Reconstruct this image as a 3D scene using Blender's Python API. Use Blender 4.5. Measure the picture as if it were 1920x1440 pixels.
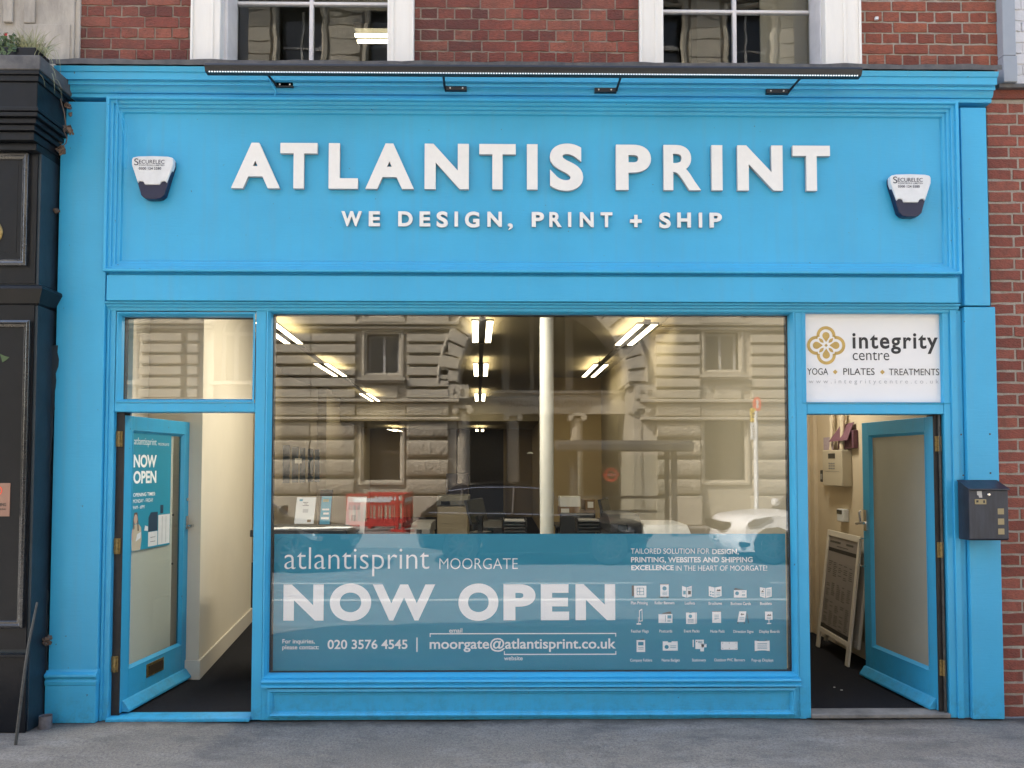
import bpy, bmesh, math, random
from mathutils import Vector, Matrix
random.seed(7)
R = math.radians
for o in list(bpy.data.objects):
    bpy.data.objects.remove(o)
SC = bpy.context.scene
COL = SC.collection

# ------------------------------------------------------------------ camera
F = 1442.0; CAMY = -5.0; CAMZ = 1.63
YAW, PITCH, ROLL, SH = R(-0.654), R(2.19), R(0.03), 0.0672
_f = Vector((-math.sin(YAW), math.cos(YAW), 0)); _r = Vector((math.cos(YAW), math.sin(YAW), 0)); _u = Vector((0, 0, 1))
FW = _f * math.cos(PITCH) + _u * math.sin(PITCH)
U2 = _u * math.cos(PITCH) - _f * math.sin(PITCH)
RT = _r * math.cos(ROLL) + U2 * math.sin(ROLL)
UP = U2 * math.cos(ROLL) - _r * math.sin(ROLL)
cd = bpy.data.cameras.new('camera'); cam = bpy.data.objects.new('camera', cd); COL.objects.link(cam)
cam.matrix_world = Matrix(((RT.x, UP.x, -FW.x, 0), (RT.y, UP.y, -FW.y, CAMY), (RT.z, UP.z, -FW.z, CAMZ), (0, 0, 0, 1)))
cd.sensor_width = 36; cd.sensor_fit = 'HORIZONTAL'; cd.lens = F / 1920 * 36; cd.shift_y = SH * F / 1920
cd.clip_start = .05; cd.clip_end = 500
SC.camera = cam
SC.render.resolution_x = 1024; SC.render.resolution_y = 768

# ------------------------------------------------------------------ world, sun, exposure
SUN = Vector((0.75, -0.47, -0.80)).normalized()      # direction the light travels
w = bpy.data.worlds.new('World'); SC.world = w; w.use_nodes = True
nt = w.node_tree; bg = nt.nodes['Background']
sky = nt.nodes.new('ShaderNodeTexSky'); sky.sky_type = 'NISHITA'; sky.sun_disc = False
sky.sun_elevation = math.asin(-SUN.z)
sky.sun_rotation = math.atan2(-SUN.x, -SUN.y)
sky.air_density = 1.0; sky.dust_density = 3.5; sky.ozone_density = 1.0
nt.links.new(sky.outputs[0], bg.inputs[0]); bg.inputs[1].default_value = 0.15
sl = bpy.data.lights.new('sun', 'SUN'); sl.energy = 3.6; sl.angle = R(.5); sl.color = (1, .95, .87)
so = bpy.data.objects.new('sun', sl); COL.objects.link(so)
so.rotation_euler = SUN.to_track_quat('-Z', 'Y').to_euler()
SC.view_settings.view_transform = 'Standard'; SC.view_settings.look = 'None'
SC.view_settings.exposure = 2.3; SC.view_settings.gamma = 1
SC.cycles.max_bounces = 8; SC.cycles.transparent_max_bounces = 16
SC.cycles.caustics_reflective = False; SC.cycles.caustics_refractive = False
SC.cycles.sample_clamp_indirect = 6

# ------------------------------------------------------------------ picking points: pixel of the photo -> point on a plane y = Y
def P(px, py, Y=0.0):
    d = RT * ((px - 960) / F) + UP * ((720 - py) / F + SH) + FW
    t = (Y - CAMY) / d.y
    return (d.x * t, CAMZ + d.z * t)
def PX(px, Y=0.0, py=872): return P(px, py, Y)[0]
def PZ(py, Y=0.0, px=945): return P(px, py, Y)[1]
GY = 0.06                                            # plane of the shop glass
def RX(px, D, py=872): return P(px, py, D)[0]        # things seen mirrored in the glass: D metres behind the shop front
def RZ(py, D): return P(945, py, D)[1]
def RY(D): return 2 * GY - D

# ------------------------------------------------------------------ materials
def mat(name, col, rough=.6, metal=0, noise=0, nscale=6, bump=0, bscale=40, col2=None, emit=None, estr=0, spec=.5, detail=6, coat=0, stretch=None, bdist=.01):
    m = bpy.data.materials.new(name); m.use_nodes = True
    n = m.node_tree.nodes; l = m.node_tree.links; b = n['Principled BSDF']
    b.inputs['Base Color'].default_value = (*col, 1); b.inputs['Roughness'].default_value = rough
    b.inputs['Metallic'].default_value = metal; b.inputs['Specular IOR Level'].default_value = spec
    if coat: b.inputs['Coat Weight'].default_value = coat
    geo = n.new('ShaderNodeNewGeometry'); src = geo.outputs['Position']
    if stretch:
        mp = n.new('ShaderNodeMapping'); mp.inputs['Scale'].default_value = stretch; l.new(src, mp.inputs[0]); src = mp.outputs[0]
    if noise:
        t = n.new('ShaderNodeTexNoise'); t.inputs['Scale'].default_value = nscale; t.inputs['Detail'].default_value = detail; t.inputs['Roughness'].default_value = .62
        l.new(src, t.inputs[0])
        r = n.new('ShaderNodeMapRange'); r.inputs[1].default_value = .3; r.inputs[2].default_value = .7; l.new(t.outputs[0], r.inputs[0])
        mx = n.new('ShaderNodeMix'); mx.data_type = 'RGBA'; l.new(r.outputs[0], mx.inputs[0])
        c2 = col2 or tuple(max(0, c * (1 - noise)) for c in col)
        mx.inputs[6].default_value = (*col, 1); mx.inputs[7].default_value = (*c2, 1)
        l.new(mx.outputs[2], b.inputs['Base Color'])
    if bump:
        t2 = n.new('ShaderNodeTexNoise'); t2.inputs['Scale'].default_value = bscale; t2.inputs['Detail'].default_value = 5; l.new(src, t2.inputs[0])
        bp = n.new('ShaderNodeBump'); bp.inputs['Strength'].default_value = bump; bp.inputs['Distance'].default_value = bdist
        l.new(t2.outputs[0], bp.inputs['Height']); l.new(bp.outputs[0], b.inputs['Normal'])
    if emit:
        b.inputs['Emission Color'].default_value = (*emit, 1); b.inputs['Emission Strength'].default_value = estr
    return m

def glass_mat(name, base=.05, power=5, tint=(1, 1, 1), bump=0, bscale=3, rough=0.0, dirt=0.0):
    """pane: Fresnel mix of clear and mirror (both faces of the pane in one sheet)"""
    m = bpy.data.materials.new(name); m.use_nodes = True
    n = m.node_tree.nodes; l = m.node_tree.links; n.remove(n['Principled BSDF']); out = n['Material Output']
    tr = n.new('ShaderNodeBsdfTransparent'); tr.inputs[0].default_value = (*tint, 1)
    gl = n.new('ShaderNodeBsdfGlossy'); gl.inputs['Roughness'].default_value = rough
    g0 = n.new('ShaderNodeNewGeometry'); dp_ = n.new('ShaderNodeVectorMath'); dp_.operation = 'DOT_PRODUCT'
    l.new(g0.outputs['Incoming'], dp_.inputs[0]); l.new(g0.outputs['True Normal'], dp_.inputs[1])
    ab = n.new('ShaderNodeMath'); ab.operation = 'ABSOLUTE'; l.new(dp_.outputs['Value'], ab.inputs[0])
    om = n.new('ShaderNodeMath'); om.operation = 'SUBTRACT'; om.inputs[0].default_value = 1; l.new(ab.outputs[0], om.inputs[1])
    pw_ = n.new('ShaderNodeMath'); pw_.operation = 'POWER'; pw_.inputs[1].default_value = 5; l.new(om.outputs[0], pw_.inputs[0])
    mr = n.new('ShaderNodeMapRange'); mr.inputs[3].default_value = base; mr.inputs[4].default_value = 1.0
    mx = n.new('ShaderNodeMixShader')
    l.new(pw_.outputs[0], mr.inputs[0]); l.new(mr.outputs[0], mx.inputs[0]); l.new(tr.outputs[0], mx.inputs[1]); l.new(gl.outputs[0], mx.inputs[2])
    if bump:
        geo = n.new('ShaderNodeNewGeometry'); mp = n.new('ShaderNodeMapping'); mp.inputs['Scale'].default_value = (1, 1, 2.2)
        t2 = n.new('ShaderNodeTexNoise'); t2.inputs['Scale'].default_value = bscale; t2.inputs['Detail'].default_value = 1.5
        bp = n.new('ShaderNodeBump'); bp.inputs['Strength'].default_value = bump; bp.inputs['Distance'].default_value = .02
        l.new(geo.outputs['Position'], mp.inputs[0]); l.new(mp.outputs[0], t2.inputs[0]); l.new(t2.outputs[0], bp.inputs['Height']); l.new(bp.outputs[0], gl.inputs['Normal'])
    last = mx.outputs[0]
    if dirt:
        df = n.new('ShaderNodeBsdfDiffuse'); df.inputs[0].default_value = (.7, .7, .66, 1)
        t3 = n.new('ShaderNodeTexNoise'); t3.inputs['Scale'].default_value = 2.5; t3.inputs['Detail'].default_value = 8
        g3 = n.new('ShaderNodeNewGeometry'); l.new(g3.outputs['Position'], t3.inputs[0])
        m3 = n.new('ShaderNodeMapRange'); m3.inputs[3].default_value = 0; m3.inputs[4].default_value = dirt
        l.new(t3.outputs[0], m3.inputs[0]); mx3 = n.new('ShaderNodeMixShader')
        l.new(m3.outputs[0], mx3.inputs[0]); l.new(last, mx3.inputs[1]); l.new(df.outputs[0], mx3.inputs[2]); last = mx3.outputs[0]
    l.new(last, out.inputs[0])
    return m

def paint_mat(name, col, rough=.42, wear=.12):
    """brushed gloss paint on wood: slight hue drift, brush marks, grime and small scuffs"""
    m = bpy.data.materials.new(name); m.use_nodes = True
    n = m.node_tree.nodes; l = m.node_tree.links; b = n['Principled BSDF']
    geo = n.new('ShaderNodeNewGeometry')
    t = n.new('ShaderNodeTexNoise'); t.inputs['Scale'].default_value = 1.1; t.inputs['Detail'].default_value = 7; t.inputs['Roughness'].default_value = .6
    l.new(geo.outputs['Position'], t.inputs[0])
    mp = n.new('ShaderNodeMapping'); mp.inputs['Scale'].default_value = (9, 9, 60); l.new(geo.outputs['Position'], mp.inputs[0])
    t2 = n.new('ShaderNodeTexNoise'); t2.inputs['Scale'].default_value = 1.6; t2.inputs['Detail'].default_value = 5; l.new(mp.outputs[0], t2.inputs[0])
    r = n.new('ShaderNodeMapRange'); r.inputs[1].default_value = .35; r.inputs[2].default_value = .65; l.new(t.outputs[0], r.inputs[0])
    mx = n.new('ShaderNodeMix'); mx.data_type = 'RGBA'; l.new(r.outputs[0], mx.inputs[0])
    mx.inputs[6].default_value = (*col, 1); mx.inputs[7].default_value = (*[c * (1 - wear) for c in col], 1)
    t3 = n.new('ShaderNodeTexNoise'); t3.inputs['Scale'].default_value = 14; t3.inputs['Detail'].default_value = 9; t3.inputs['Roughness'].default_value = .75
    l.new(geo.outputs['Position'], t3.inputs[0])
    r3 = n.new('ShaderNodeMapRange'); r3.inputs[1].default_value = .68; r3.inputs[2].default_value = .78; r3.inputs[4].default_value = .45; l.new(t3.outputs[0], r3.inputs[0])
    # splash grime rises from the pavement
    sx = n.new('ShaderNodeSeparateXYZ'); l.new(geo.outputs['Position'], sx.inputs[0])
    rz = n.new('ShaderNodeMapRange'); rz.inputs[1].default_value = .22; rz.inputs[2].default_value = 0.0; l.new(sx.outputs[2], rz.inputs[0])
    rn = n.new('ShaderNodeMapRange'); rn.inputs[1].default_value = .45; rn.inputs[2].default_value = .7; l.new(t3.outputs[0], rn.inputs[0])
    mu = n.new('ShaderNodeMath'); mu.operation = 'MULTIPLY'; l.new(rz.outputs[0], mu.inputs[0]); l.new(rn.outputs[0], mu.inputs[1])
    ad = n.new('ShaderNodeMath'); ad.operation = 'MAXIMUM'; l.new(mu.outputs[0], ad.inputs[0])
    l.new(r3.outputs[0], ad.inputs[1])
    mg = n.new('ShaderNodeMix'); mg.data_type = 'RGBA'; l.new(ad.outputs[0], mg.inputs[0]); l.new(mx.outputs[2], mg.inputs[6])
    mg.inputs[7].default_value = (col[0] * .55 + .02, col[1] * .55 + .01, col[2] * .5, 1)
    l.new(mg.outputs[2], b.inputs['Base Color'])
    ms_ = n.new('ShaderNodeMapping'); ms_.inputs['Scale'].default_value = (16, 16, .8); l.new(geo.outputs['Position'], ms_.inputs[0])
    ts_ = n.new('ShaderNodeTexNoise'); ts_.inputs['Scale'].default_value = 1.3; ts_.inputs['Detail'].default_value = 6; l.new(ms_.outputs[0], ts_.inputs[0])
    rs_ = n.new('ShaderNodeMapRange'); rs_.inputs[1].default_value = .5; rs_.inputs[2].default_value = .75; rs_.inputs[4].default_value = .35; l.new(ts_.outputs[0], rs_.inputs[0])
    mh = n.new('ShaderNodeMix'); mh.data_type = 'RGBA'; l.new(rs_.outputs[0], mh.inputs[0]); l.new(mg.outputs[2], mh.inputs[6]); mh.inputs[7].default_value = (col[0] * 1.3 + .02, col[1] * .80, col[2] * .76, 1)
    tc = n.new('ShaderNodeTexNoise'); tc.inputs['Scale'].default_value = 34; tc.inputs['Detail'].default_value = 4; l.new(geo.outputs['Position'], tc.inputs[0])
    rc_ = n.new('ShaderNodeMapRange'); rc_.inputs[1].default_value = .735; rc_.inputs[2].default_value = .75; rc_.inputs[4].default_value = .85; l.new(tc.outputs[0], rc_.inputs[0])
    mk_ = n.new('ShaderNodeMix'); mk_.data_type = 'RGBA'; l.new(rc_.outputs[0], mk_.inputs[0]); l.new(mh.outputs[2], mk_.inputs[6]); mk_.inputs[7].default_value = (.06, .09, .11, 1)
    l.new(mk_.outputs[2], b.inputs['Base Color'])
    b.inputs['Roughness'].default_value = rough
    bp = n.new('ShaderNodeBump'); bp.inputs['Strength'].default_value = .22; bp.inputs['Distance'].default_value = .004; l.new(t2.outputs[0], bp.inputs['Height'])
    bp2 = n.new('ShaderNodeBump'); bp2.inputs['Strength'].default_value = .2; bp2.inputs['Distance'].default_value = .004
    l.new(t3.outputs[0], bp2.inputs['Height']); l.new(bp.outputs[0], bp2.inputs['Normal']); l.new(bp2.outputs[0], b.inputs['Normal'])
    return m

def brick_mat(name, cols, soot=.0, rough=.9):
    m = bpy.data.materials.new(name); m.use_nodes = True
    n = m.node_tree.nodes; l = m.node_tree.links; b = n['Principled BSDF']
    geo = n.new('ShaderNodeNewGeometry')
    cr = n.new('ShaderNodeValToRGB'); l.new(geo.outputs['Random Per Island'], cr.inputs[0])
    while len(cr.color_ramp.elements) < len(cols): cr.color_ramp.elements.new(.5)
    for i, c in enumerate(cols):
        cr.color_ramp.elements[i].position = i / (len(cols) - 1); cr.color_ramp.elements[i].color = (*c, 1)
    t = n.new('ShaderNodeTexNoise'); t.inputs['Scale'].default_value = 22; t.inputs['Detail'].default_value = 8; t.inputs['Roughness'].default_value = .7
    l.new(geo.outputs['Position'], t.inputs[0])
    r = n.new('ShaderNodeMapRange'); r.inputs[1].default_value = .42; r.inputs[2].default_value = .72; r.inputs[4].default_value = .6; l.new(t.outputs[0], r.inputs[0])
    mx = n.new('ShaderNodeMix'); mx.data_type = 'RGBA'; l.new(r.outputs[0], mx.inputs[0]); l.new(cr.outputs[0], mx.inputs[6]); mx.inputs[7].default_value = (.10, .055, .045, 1)
    t4 = n.new('ShaderNodeTexNoise'); t4.inputs['Scale'].default_value = 1.7; t4.inputs['Detail'].default_value = 5; l.new(geo.outputs['Position'], t4.inputs[0])
    r4 = n.new('ShaderNodeMapRange'); r4.inputs[1].default_value = .35; r4.inputs[2].default_value = .65; r4.inputs[4].default_value = soot; l.new(t4.outputs[0], r4.inputs[0])
    m4 = n.new('ShaderNodeMix'); m4.data_type = 'RGBA'; l.new(r4.outputs[0], m4.inputs[0]); l.new(mx.outputs[2], m4.inputs[6]); m4.inputs[7].default_value = (.07, .05, .045, 1)
    l.new(m4.outputs[2], b.inputs['Base Color']); b.inputs['Roughness'].default_value = rough; b.inputs['Specular IOR Level'].default_value = .25
    mp = n.new('ShaderNodeMapping'); mp.inputs['Scale'].default_value = (1, 1, 2.4); mp.inputs['Rotation'].default_value = (0, R(12), 0); l.new(geo.outputs['Position'], mp.inputs[0])
    t2 = n.new('ShaderNodeTexNoise'); t2.inputs['Scale'].default_value = 55; t2.inputs['Detail'].default_value = 6; l.new(mp.outputs[0], t2.inputs[0])
    bp = n.new('ShaderNodeBump'); bp.inputs['Strength'].default_value = .8; bp.inputs['Distance'].default_value = .012
    l.new(t2.outputs[0], bp.inputs['Height']); l.new(bp.outputs[0], b.inputs['Normal'])
    return m

M = {}
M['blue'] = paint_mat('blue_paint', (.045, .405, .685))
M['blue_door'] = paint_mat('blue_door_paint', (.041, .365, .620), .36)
M['sign_white'] = mat('sign_white', (.80, .79, .76), .45, noise=.05, nscale=30, bump=.05, bscale=200)
M['sign_side'] = mat('sign_side', (.42, .42, .41), .5)
M['black_metal'] = mat('black_metal', (.012, .013, .015), .38, noise=.3, nscale=9, bump=.05)
M['screw'] = mat('screw', (.72, .7, .62), .3, metal=.7)
M['lead'] = mat('lead', (.055, .054, .058), .65, noise=.6, nscale=14, bump=.4, bscale=20, col2=(.12, .115, .11))
M['white_paint'] = mat('white_paint', (.80, .775, .72), .5, noise=.09, nscale=5, bump=.12, bscale=30, stretch=(3, 3, .4))
M['white_frame'] = mat('white_frame', (.72, .70, .70), .45, noise=.14, nscale=12, bump=.2, bscale=40)
M['stone'] = mat('stone_pale', (.52, .47, .40), .85, noise=.5, nscale=3.5, bump=.35, bscale=50, stretch=(1.6, 1, .6))
M['brick_a'] = brick_mat('brick_dark', [(.20, .052, .040), (.29, .085, .062), (.15, .045, .038), (.36, .125, .085), (.23, .066, .05)], .5)
M['brick_b'] = brick_mat('brick_red', [(.30, .090, .056), (.36, .125, .078), (.22, .066, .046), (.33, .105, .062), (.19, .058, .042), (.28, .08, .05)], .25)
M['brick_c'] = brick_mat('brick_plum', [(.29, .088, .062), (.34, .112, .078), (.23, .068, .050), (.31, .095, .066)], .2)
M['mortar_dark'] = mat('mortar_dark', (.15, .12, .10), .95, noise=.5, nscale=9, bump=.5, bscale=90, col2=(.32, .27, .22))
M['mortar'] = mat('mortar', (.38, .345, .295), .95, noise=.35, nscale=25, bump=.5, bscale=90)
M['brick_white'] = mat('brick_white_paint', (.62, .62, .64), .6, noise=.12, nscale=9, bump=.5, bscale=30)
M['black_paint'] = mat('black_gloss_paint', (.006, .008, .011), .28, noise=.5, nscale=7, bump=.14, bscale=18, col2=(.010, .011, .014), spec=.25)
M['black_gloss'] = mat('black_gloss_moulding', (.010, .012, .015), .16, noise=.5, nscale=30, bump=.1, bscale=60, coat=.6, col2=(.03, .03, .03))
M['black_side'] = mat('blue_black_paint', (.020, .036, .050), .45, noise=.4, nscale=5, bump=.2, bscale=25)
M['pave'] = mat('pave_tmp', (.2, .2, .2))
M['glass'] = glass_mat('window_glass', .068, dirt=.004)
M['glass_old'] = glass_mat('old_glass', .05, bump=.035, bscale=2.6, tint=(.9, .92, .92))
M['glass_door'] = glass_mat('door_glass', .06, tint=(.93, .95, .94))
M['gasket'] = mat('gasket', (.015, .016, .016), .6)
M['teal'] = mat('teal_vinyl', (.018, .265, .395), .5, noise=.06, nscale=2)
M['vinyl_white'] = mat('vinyl_white', (.90, .92, .92), .5)
M['panel_white'] = mat('panel_white', (.80, .79, .78), .4, noise=.03, nscale=3)
M['ink'] = mat('ink_black', (.02, .02, .022), .5)
M['ink_grey'] = mat('ink_grey', (.45, .45, .46), .5)
M['gold'] = mat('gold_print', (.60, .40, .11), .45, noise=.25, nscale=9)
M['plastic_white'] = mat('plastic_white', (.72, .74, .75), .38, noise=.12, nscale=18, bump=.05)
M['navy'] = mat('navy_plastic', (.006, .011, .048), .3)
M['brass'] = mat('aged_brass', (.46, .33, .13), .42, metal=.85, noise=.6, nscale=45, bump=.3, bscale=80)
M['brass_paint'] = mat('gilt_hinge', (.36, .25, .09), .5, metal=.5, noise=.6, nscale=60, bump=.5, bscale=90)
M['chrome'] = mat('chrome', (.7, .7, .7), .12, metal=1)
M['jamb'] = mat('dark_jamb', (.022, .020, .019), .6, noise=.5, nscale=15)
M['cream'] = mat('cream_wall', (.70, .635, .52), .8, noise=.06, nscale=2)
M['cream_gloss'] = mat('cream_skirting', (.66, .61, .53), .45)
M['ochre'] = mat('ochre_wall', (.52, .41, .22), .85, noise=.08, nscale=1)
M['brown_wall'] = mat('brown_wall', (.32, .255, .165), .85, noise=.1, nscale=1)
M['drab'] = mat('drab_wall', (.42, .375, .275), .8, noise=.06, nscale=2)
M['tan'] = mat('tan_wall', (.64, .54, .39), .75, noise=.07, nscale=2)
M['ceiling'] = mat('ceiling_paint', (.42, .38, .29), .9)
M['carpet'] = mat('charcoal_carpet', (.012, .012, .014), .97, noise=.7, nscale=160, bump=.9, bscale=300, col2=(.035, .035, .04), spec=.1)
M['stone_sill'] = mat('stone_sill', (.25, .235, .215), .8, noise=.5, nscale=8, bump=.4)
M['lamp'] = mat('lamp_diffuser', (.9, .88, .8), .5, emit=(1, .86, .56), estr=2.4)
M['lamp_hall'] = mat('lamp_hall', (.9, .88, .8), .5, emit=(1, .92, .76), estr=13)
M['lamp_up'] = mat('lamp_uplight', (.9, .88, .8), .5, emit=(1, .82, .46), estr=2.6)
M['lamp_front'] = mat('lamp_front', (.9, .88, .8), .5, emit=(1, .93, .76), estr=15)
M['led'] = mat('led_dots', (.9, .9, .9), .5, emit=(.75, .92, 1), estr=.4)
M['lamp_body'] = mat('lamp_body', (.10, .095, .08), .5)
M['column'] = mat('column_white', (.76, .76, .71), .5, noise=.05, nscale=6)
M['cardboard'] = mat('cardboard', (.24, .155, .085), .85, noise=.2, nscale=12)
M['paper'] = mat('paper', (.70, .70, .68), .7)
M['grey_plastic'] = mat('grey_plastic', (.24, .24, .235), .5)
M['beige_plastic'] = mat('beige_plastic', (.50, .44, .33), .5, noise=.05, nscale=10)
M['dark_plastic'] = mat('dark_plastic', (.014, .015, .017), .4)
M['screen'] = mat('screen', (.01, .015, .015), .15)
M['purple'] = mat('purple_card', (.17, .075, .105), .75, noise=.25, nscale=30)
M['lilac'] = mat('lilac_card', (.42, .34, .38), .7, noise=.2, nscale=40)
M['board_face'] = mat('board_face', (.25, .225, .215), .5, noise=.08, nscale=8)
M['mail_blue'] = mat('mailbox_paint', (.030, .036, .055), .4, noise=.45, nscale=6, bump=.1, stretch=(5, 1, .7), col2=(.012, .014, .02))
M['amber'] = mat('amber_window', (.30, .24, .12), .3)
M['scratch'] = mat('bare_metal_scrape', (.45, .44, .42), .5)
M['leaf'] = mat('leaf_green', (.07, .12, .04), .6, noise=.4, nscale=20)
M['leaf_dry'] = mat('grass_pale', (.34, .36, .20), .7, noise=.35, nscale=20)
M['leaf_brown'] = mat('leaf_brown', (.16, .11, .08), .8, noise=.4, nscale=30)
M['flower'] = mat('flower_red', (.45, .03, .04), .6)
M['copper'] = mat('copper_plaque', (.34, .20, .15), .4, metal=.3, noise=.2, nscale=10)
M['rod'] = mat('old_rod', (.07, .068, .06), .5, noise=.6, nscale=30)
M['pipe_grey'] = mat('pipe_grey', (.30, .33, .37), .45, noise=.1, nscale=6)
M['pipe_stub'] = mat('pipe_stub', (.16, .15, .16), .7, noise=.5, nscale=25, bump=.4)
M['opp'] = mat('portland_stone', (.47, .42, .33), .85, noise=.22, nscale=1.3, bump=.2, bscale=30)
M['opp_rock'] = mat('rockfaced_stone', (.42, .37, .285), .9, noise=.25, nscale=2, bump=1.0, bscale=13, bdist=.06)
M['opp_dark'] = mat('opp_window_glass', (.035, .035, .034), .08)
M['opp_frame'] = mat('opp_frame', (.45, .43, .40), .5)
M['opp_shade'] = mat('dark_timber', (.05, .04, .03), .6)
M['car_black'] = mat('car_black', (.006, .006, .007), .25, spec=.3, coat=.15)
M['car_white'] = mat('car_white', (.72, .72, .72), .3, coat=.4)
M['car_glass'] = mat('car_glass', (.008, .009, .010), .08, spec=.25)
M['tyre'] = mat('tyre', (.012, .012, .012), .85)
M['red_plastic'] = mat('barrier_red', (.50, .045, .035), .45)
M['red_dark'] = mat('roundel_red', (.80, .08, .04), .5)
M['yellow'] = mat('notice_yellow', (.70, .48, .04), .5)
M['alu'] = mat('shelter_metal', (.08, .085, .09), .4, metal=.3)
M['road_white'] = mat('road_white', (.62, .61, .56), .8, noise=.3, nscale=20)
M['road_yellow'] = mat('road_yellow', (.50, .36, .08), .8, noise=.3, nscale=20)
M['lamp_clear'] = mat('headlamp_glass', (.35, .36, .37), .08, metal=.6)
M['led'].cycles.emission_sampling = 'NONE'
M['brass_dark'] = mat('brass_dark', (.10, .075, .045), .4, metal=.6)
M['grey_room'] = mat('grey_room', (.22, .22, .21), .8)
M['blue_print'] = mat('blue_print', (.02, .05, .09), .4, noise=.5, nscale=20)
M['navy_print'] = mat('navy_print', (.02, .05, .09), .5)
M['purple_dark'] = mat('purple_dark', (.03, .02, .03), .5)
M['skin_print'] = mat('skin_print', (.5, .36, .28), .6)
M['kerb'] = mat('kerb_stone', (.30, .29, .27), .85, noise=.4, nscale=10, bump=.3)

# ------------------------------------------------------------------ mesh builder
class MB:
    def __init__(s): s.v = []; s.f = []
    def add(s, vs, fs):
        k = len(s.v); s.v += [tuple(v) for v in vs]; s.f += [tuple(i + k for i in f) for f in fs]; return s
    def box(s, x0, x1, y0, y1, z0, z1, T=None):
        x0, x1 = min(x0, x1), max(x0, x1); y0, y1 = min(y0, y1), max(y0, y1); z0, z1 = min(z0, z1), max(z0, z1)
        vs = [Vector((x, y, z)) for x in (x0, x1) for y in (y0, y1) for z in (z0, z1)]
        if T: vs = [T @ v for v in vs]
        return s.add(vs, [(0, 1, 3, 2), (4, 6, 7, 5), (0, 4, 5, 1), (2, 3, 7, 6), (0, 2, 6, 4), (1, 5, 7, 3)])
    def quad(s, a, b, c, d): return s.add([a, b, c, d], [(0, 1, 2, 3)])
    def prism(s, poly, y0, y1, T=None):
        """poly of (x,z), extruded from y0 (front) to y1"""
        n = len(poly)
        vs = [Vector((x, y0, z)) for x, z in poly] + [Vector((x, y1, z)) for x, z in poly]
        if T: vs = [T @ v for v in vs]
        return s.add(vs, [tuple(range(n)), tuple(range(2 * n - 1, n - 1, -1))] + [(i, i + n, (i + 1) % n + n, (i + 1) % n) for i in range(n)])
    def xprof(s, prof, x0, x1):
        """closed profile of (y,z) extruded along x"""
        n = len(prof)
        vs = [(x0, y, z) for y, z in prof] + [(x1, y, z) for y, z in prof]
        return s.add(vs, [tuple(range(n)), tuple(range(2 * n - 1, n - 1, -1))] + [(i, i + n, (i + 1) % n + n, (i + 1) % n) for i in range(n)])
    def frame(s, x0, x1, z0, z1, prof, sides='TBLR'):
        """mitred moulding around a rectangle; prof = [(inset, y)...] from outside in"""
        rings = []
        for i, y in prof:
            rings.append([(x0 + i, y, z0 + i), (x1 - i, y, z0 + i), (x1 - i, y, z1 - i), (x0 + i, y, z1 - i)])
        k = len(s.v)
        for r in rings: s.v += r
        nm = {0: 'B', 1: 'R', 2: 'T', 3: 'L'}
        for j in range(len(rings) - 1):
            for c in range(4):
                if nm[c] in sides:
                    a = k + j * 4 + c; b = k + j * 4 + (c + 1) % 4
                    s.f.append((a, b, b + 4, a + 4))
        return s
    def tube(s, pts, r, seg=8, caps=True):
        pts = [Vector(p) for p in pts]; rs = r if isinstance(r, (list, tuple)) else [r] * len(pts)
        k = len(s.v); prev = None
        for i, p in enumerate(pts):
            t = (pts[min(i + 1, len(pts) - 1)] - pts[max(i - 1, 0)]).normalized()
            a = Vector((0, 0, 1)) if abs(t.z) < .9 else Vector((1, 0, 0))
            if prev is None: u = t.cross(a).normalized()
            else: u = (prev - t * prev.dot(t)).normalized()
            prev = u; v = t.cross(u)
            for q in range(seg):
                an = 2 * math.pi * q / seg; s.v.append(tuple(p + (u * math.cos(an) + v * math.sin(an)) * rs[i]))
        for i in range(len(pts) - 1):
            for q in range(seg):
                a = k + i * seg + q; b = k + i * seg + (q + 1) % seg
                s.f.append((a, b, b + seg, a + seg))
        if caps:
            s.f.append(tuple(k + q for q in range(seg - 1, -1, -1))); e = k + (len(pts) - 1) * seg
            s.f.append(tuple(e + q for q in range(seg)))
        return s
    def lathe(s, prof, c, seg=24, axis='z', a0=0, a1=2 * math.pi):
        k = len(s.v); full = abs(a1 - a0 - 2 * math.pi) < 1e-6; n = seg if full else seg + 1
        for r, h in prof:
            for q in range(n):
                an = a0 + (a1 - a0) * q / seg; x, y = r * math.cos(an), r * math.sin(an)
                if axis == 'z': s.v.append((c[0] + x, c[1] + y, c[2] + h))
                else: s.v.append((c[0] + x, c[1] + h, c[2] + y))
        for i in range(len(prof) - 1):
            for q in range(seg):
                a = k + i * n + q; b = k + i * n + (q + 1) % n
                s.f.append((a, b, b + n, a + n))
        return s
    def flat(s, poly, y):
        return s.add([(x, y, z) for x, z in poly], [tuple(range(len(poly)))])
    def build(s, name, m, parent=None, bevel=0, smooth=False, seg=2):
        me = bpy.data.meshes.new(name); me.from_pydata(s.v, [], s.f)
        bm = bmesh.new(); bm.from_mesh(me); bmesh.ops.recalc_face_normals(bm, faces=bm.faces); bm.to_mesh(me); bm.free()
        me.materials.append(M[m] if isinstance(m, str) else m)
        o = bpy.data.objects.new(name, me); COL.objects.link(o)
        if parent: link_child(o, parent)
        if smooth:
            for p in me.polygons: p.use_smooth = True
            mod = o.modifiers.new('edge', 'EDGE_SPLIT'); mod.split_angle = R(35)
        if bevel:
            b = o.modifiers.new('bevel', 'BEVEL'); b.width = bevel; b.segments = seg; b.limit_method = 'ANGLE'; b.angle_limit = R(30); b.harden_normals = False
        return o

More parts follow.
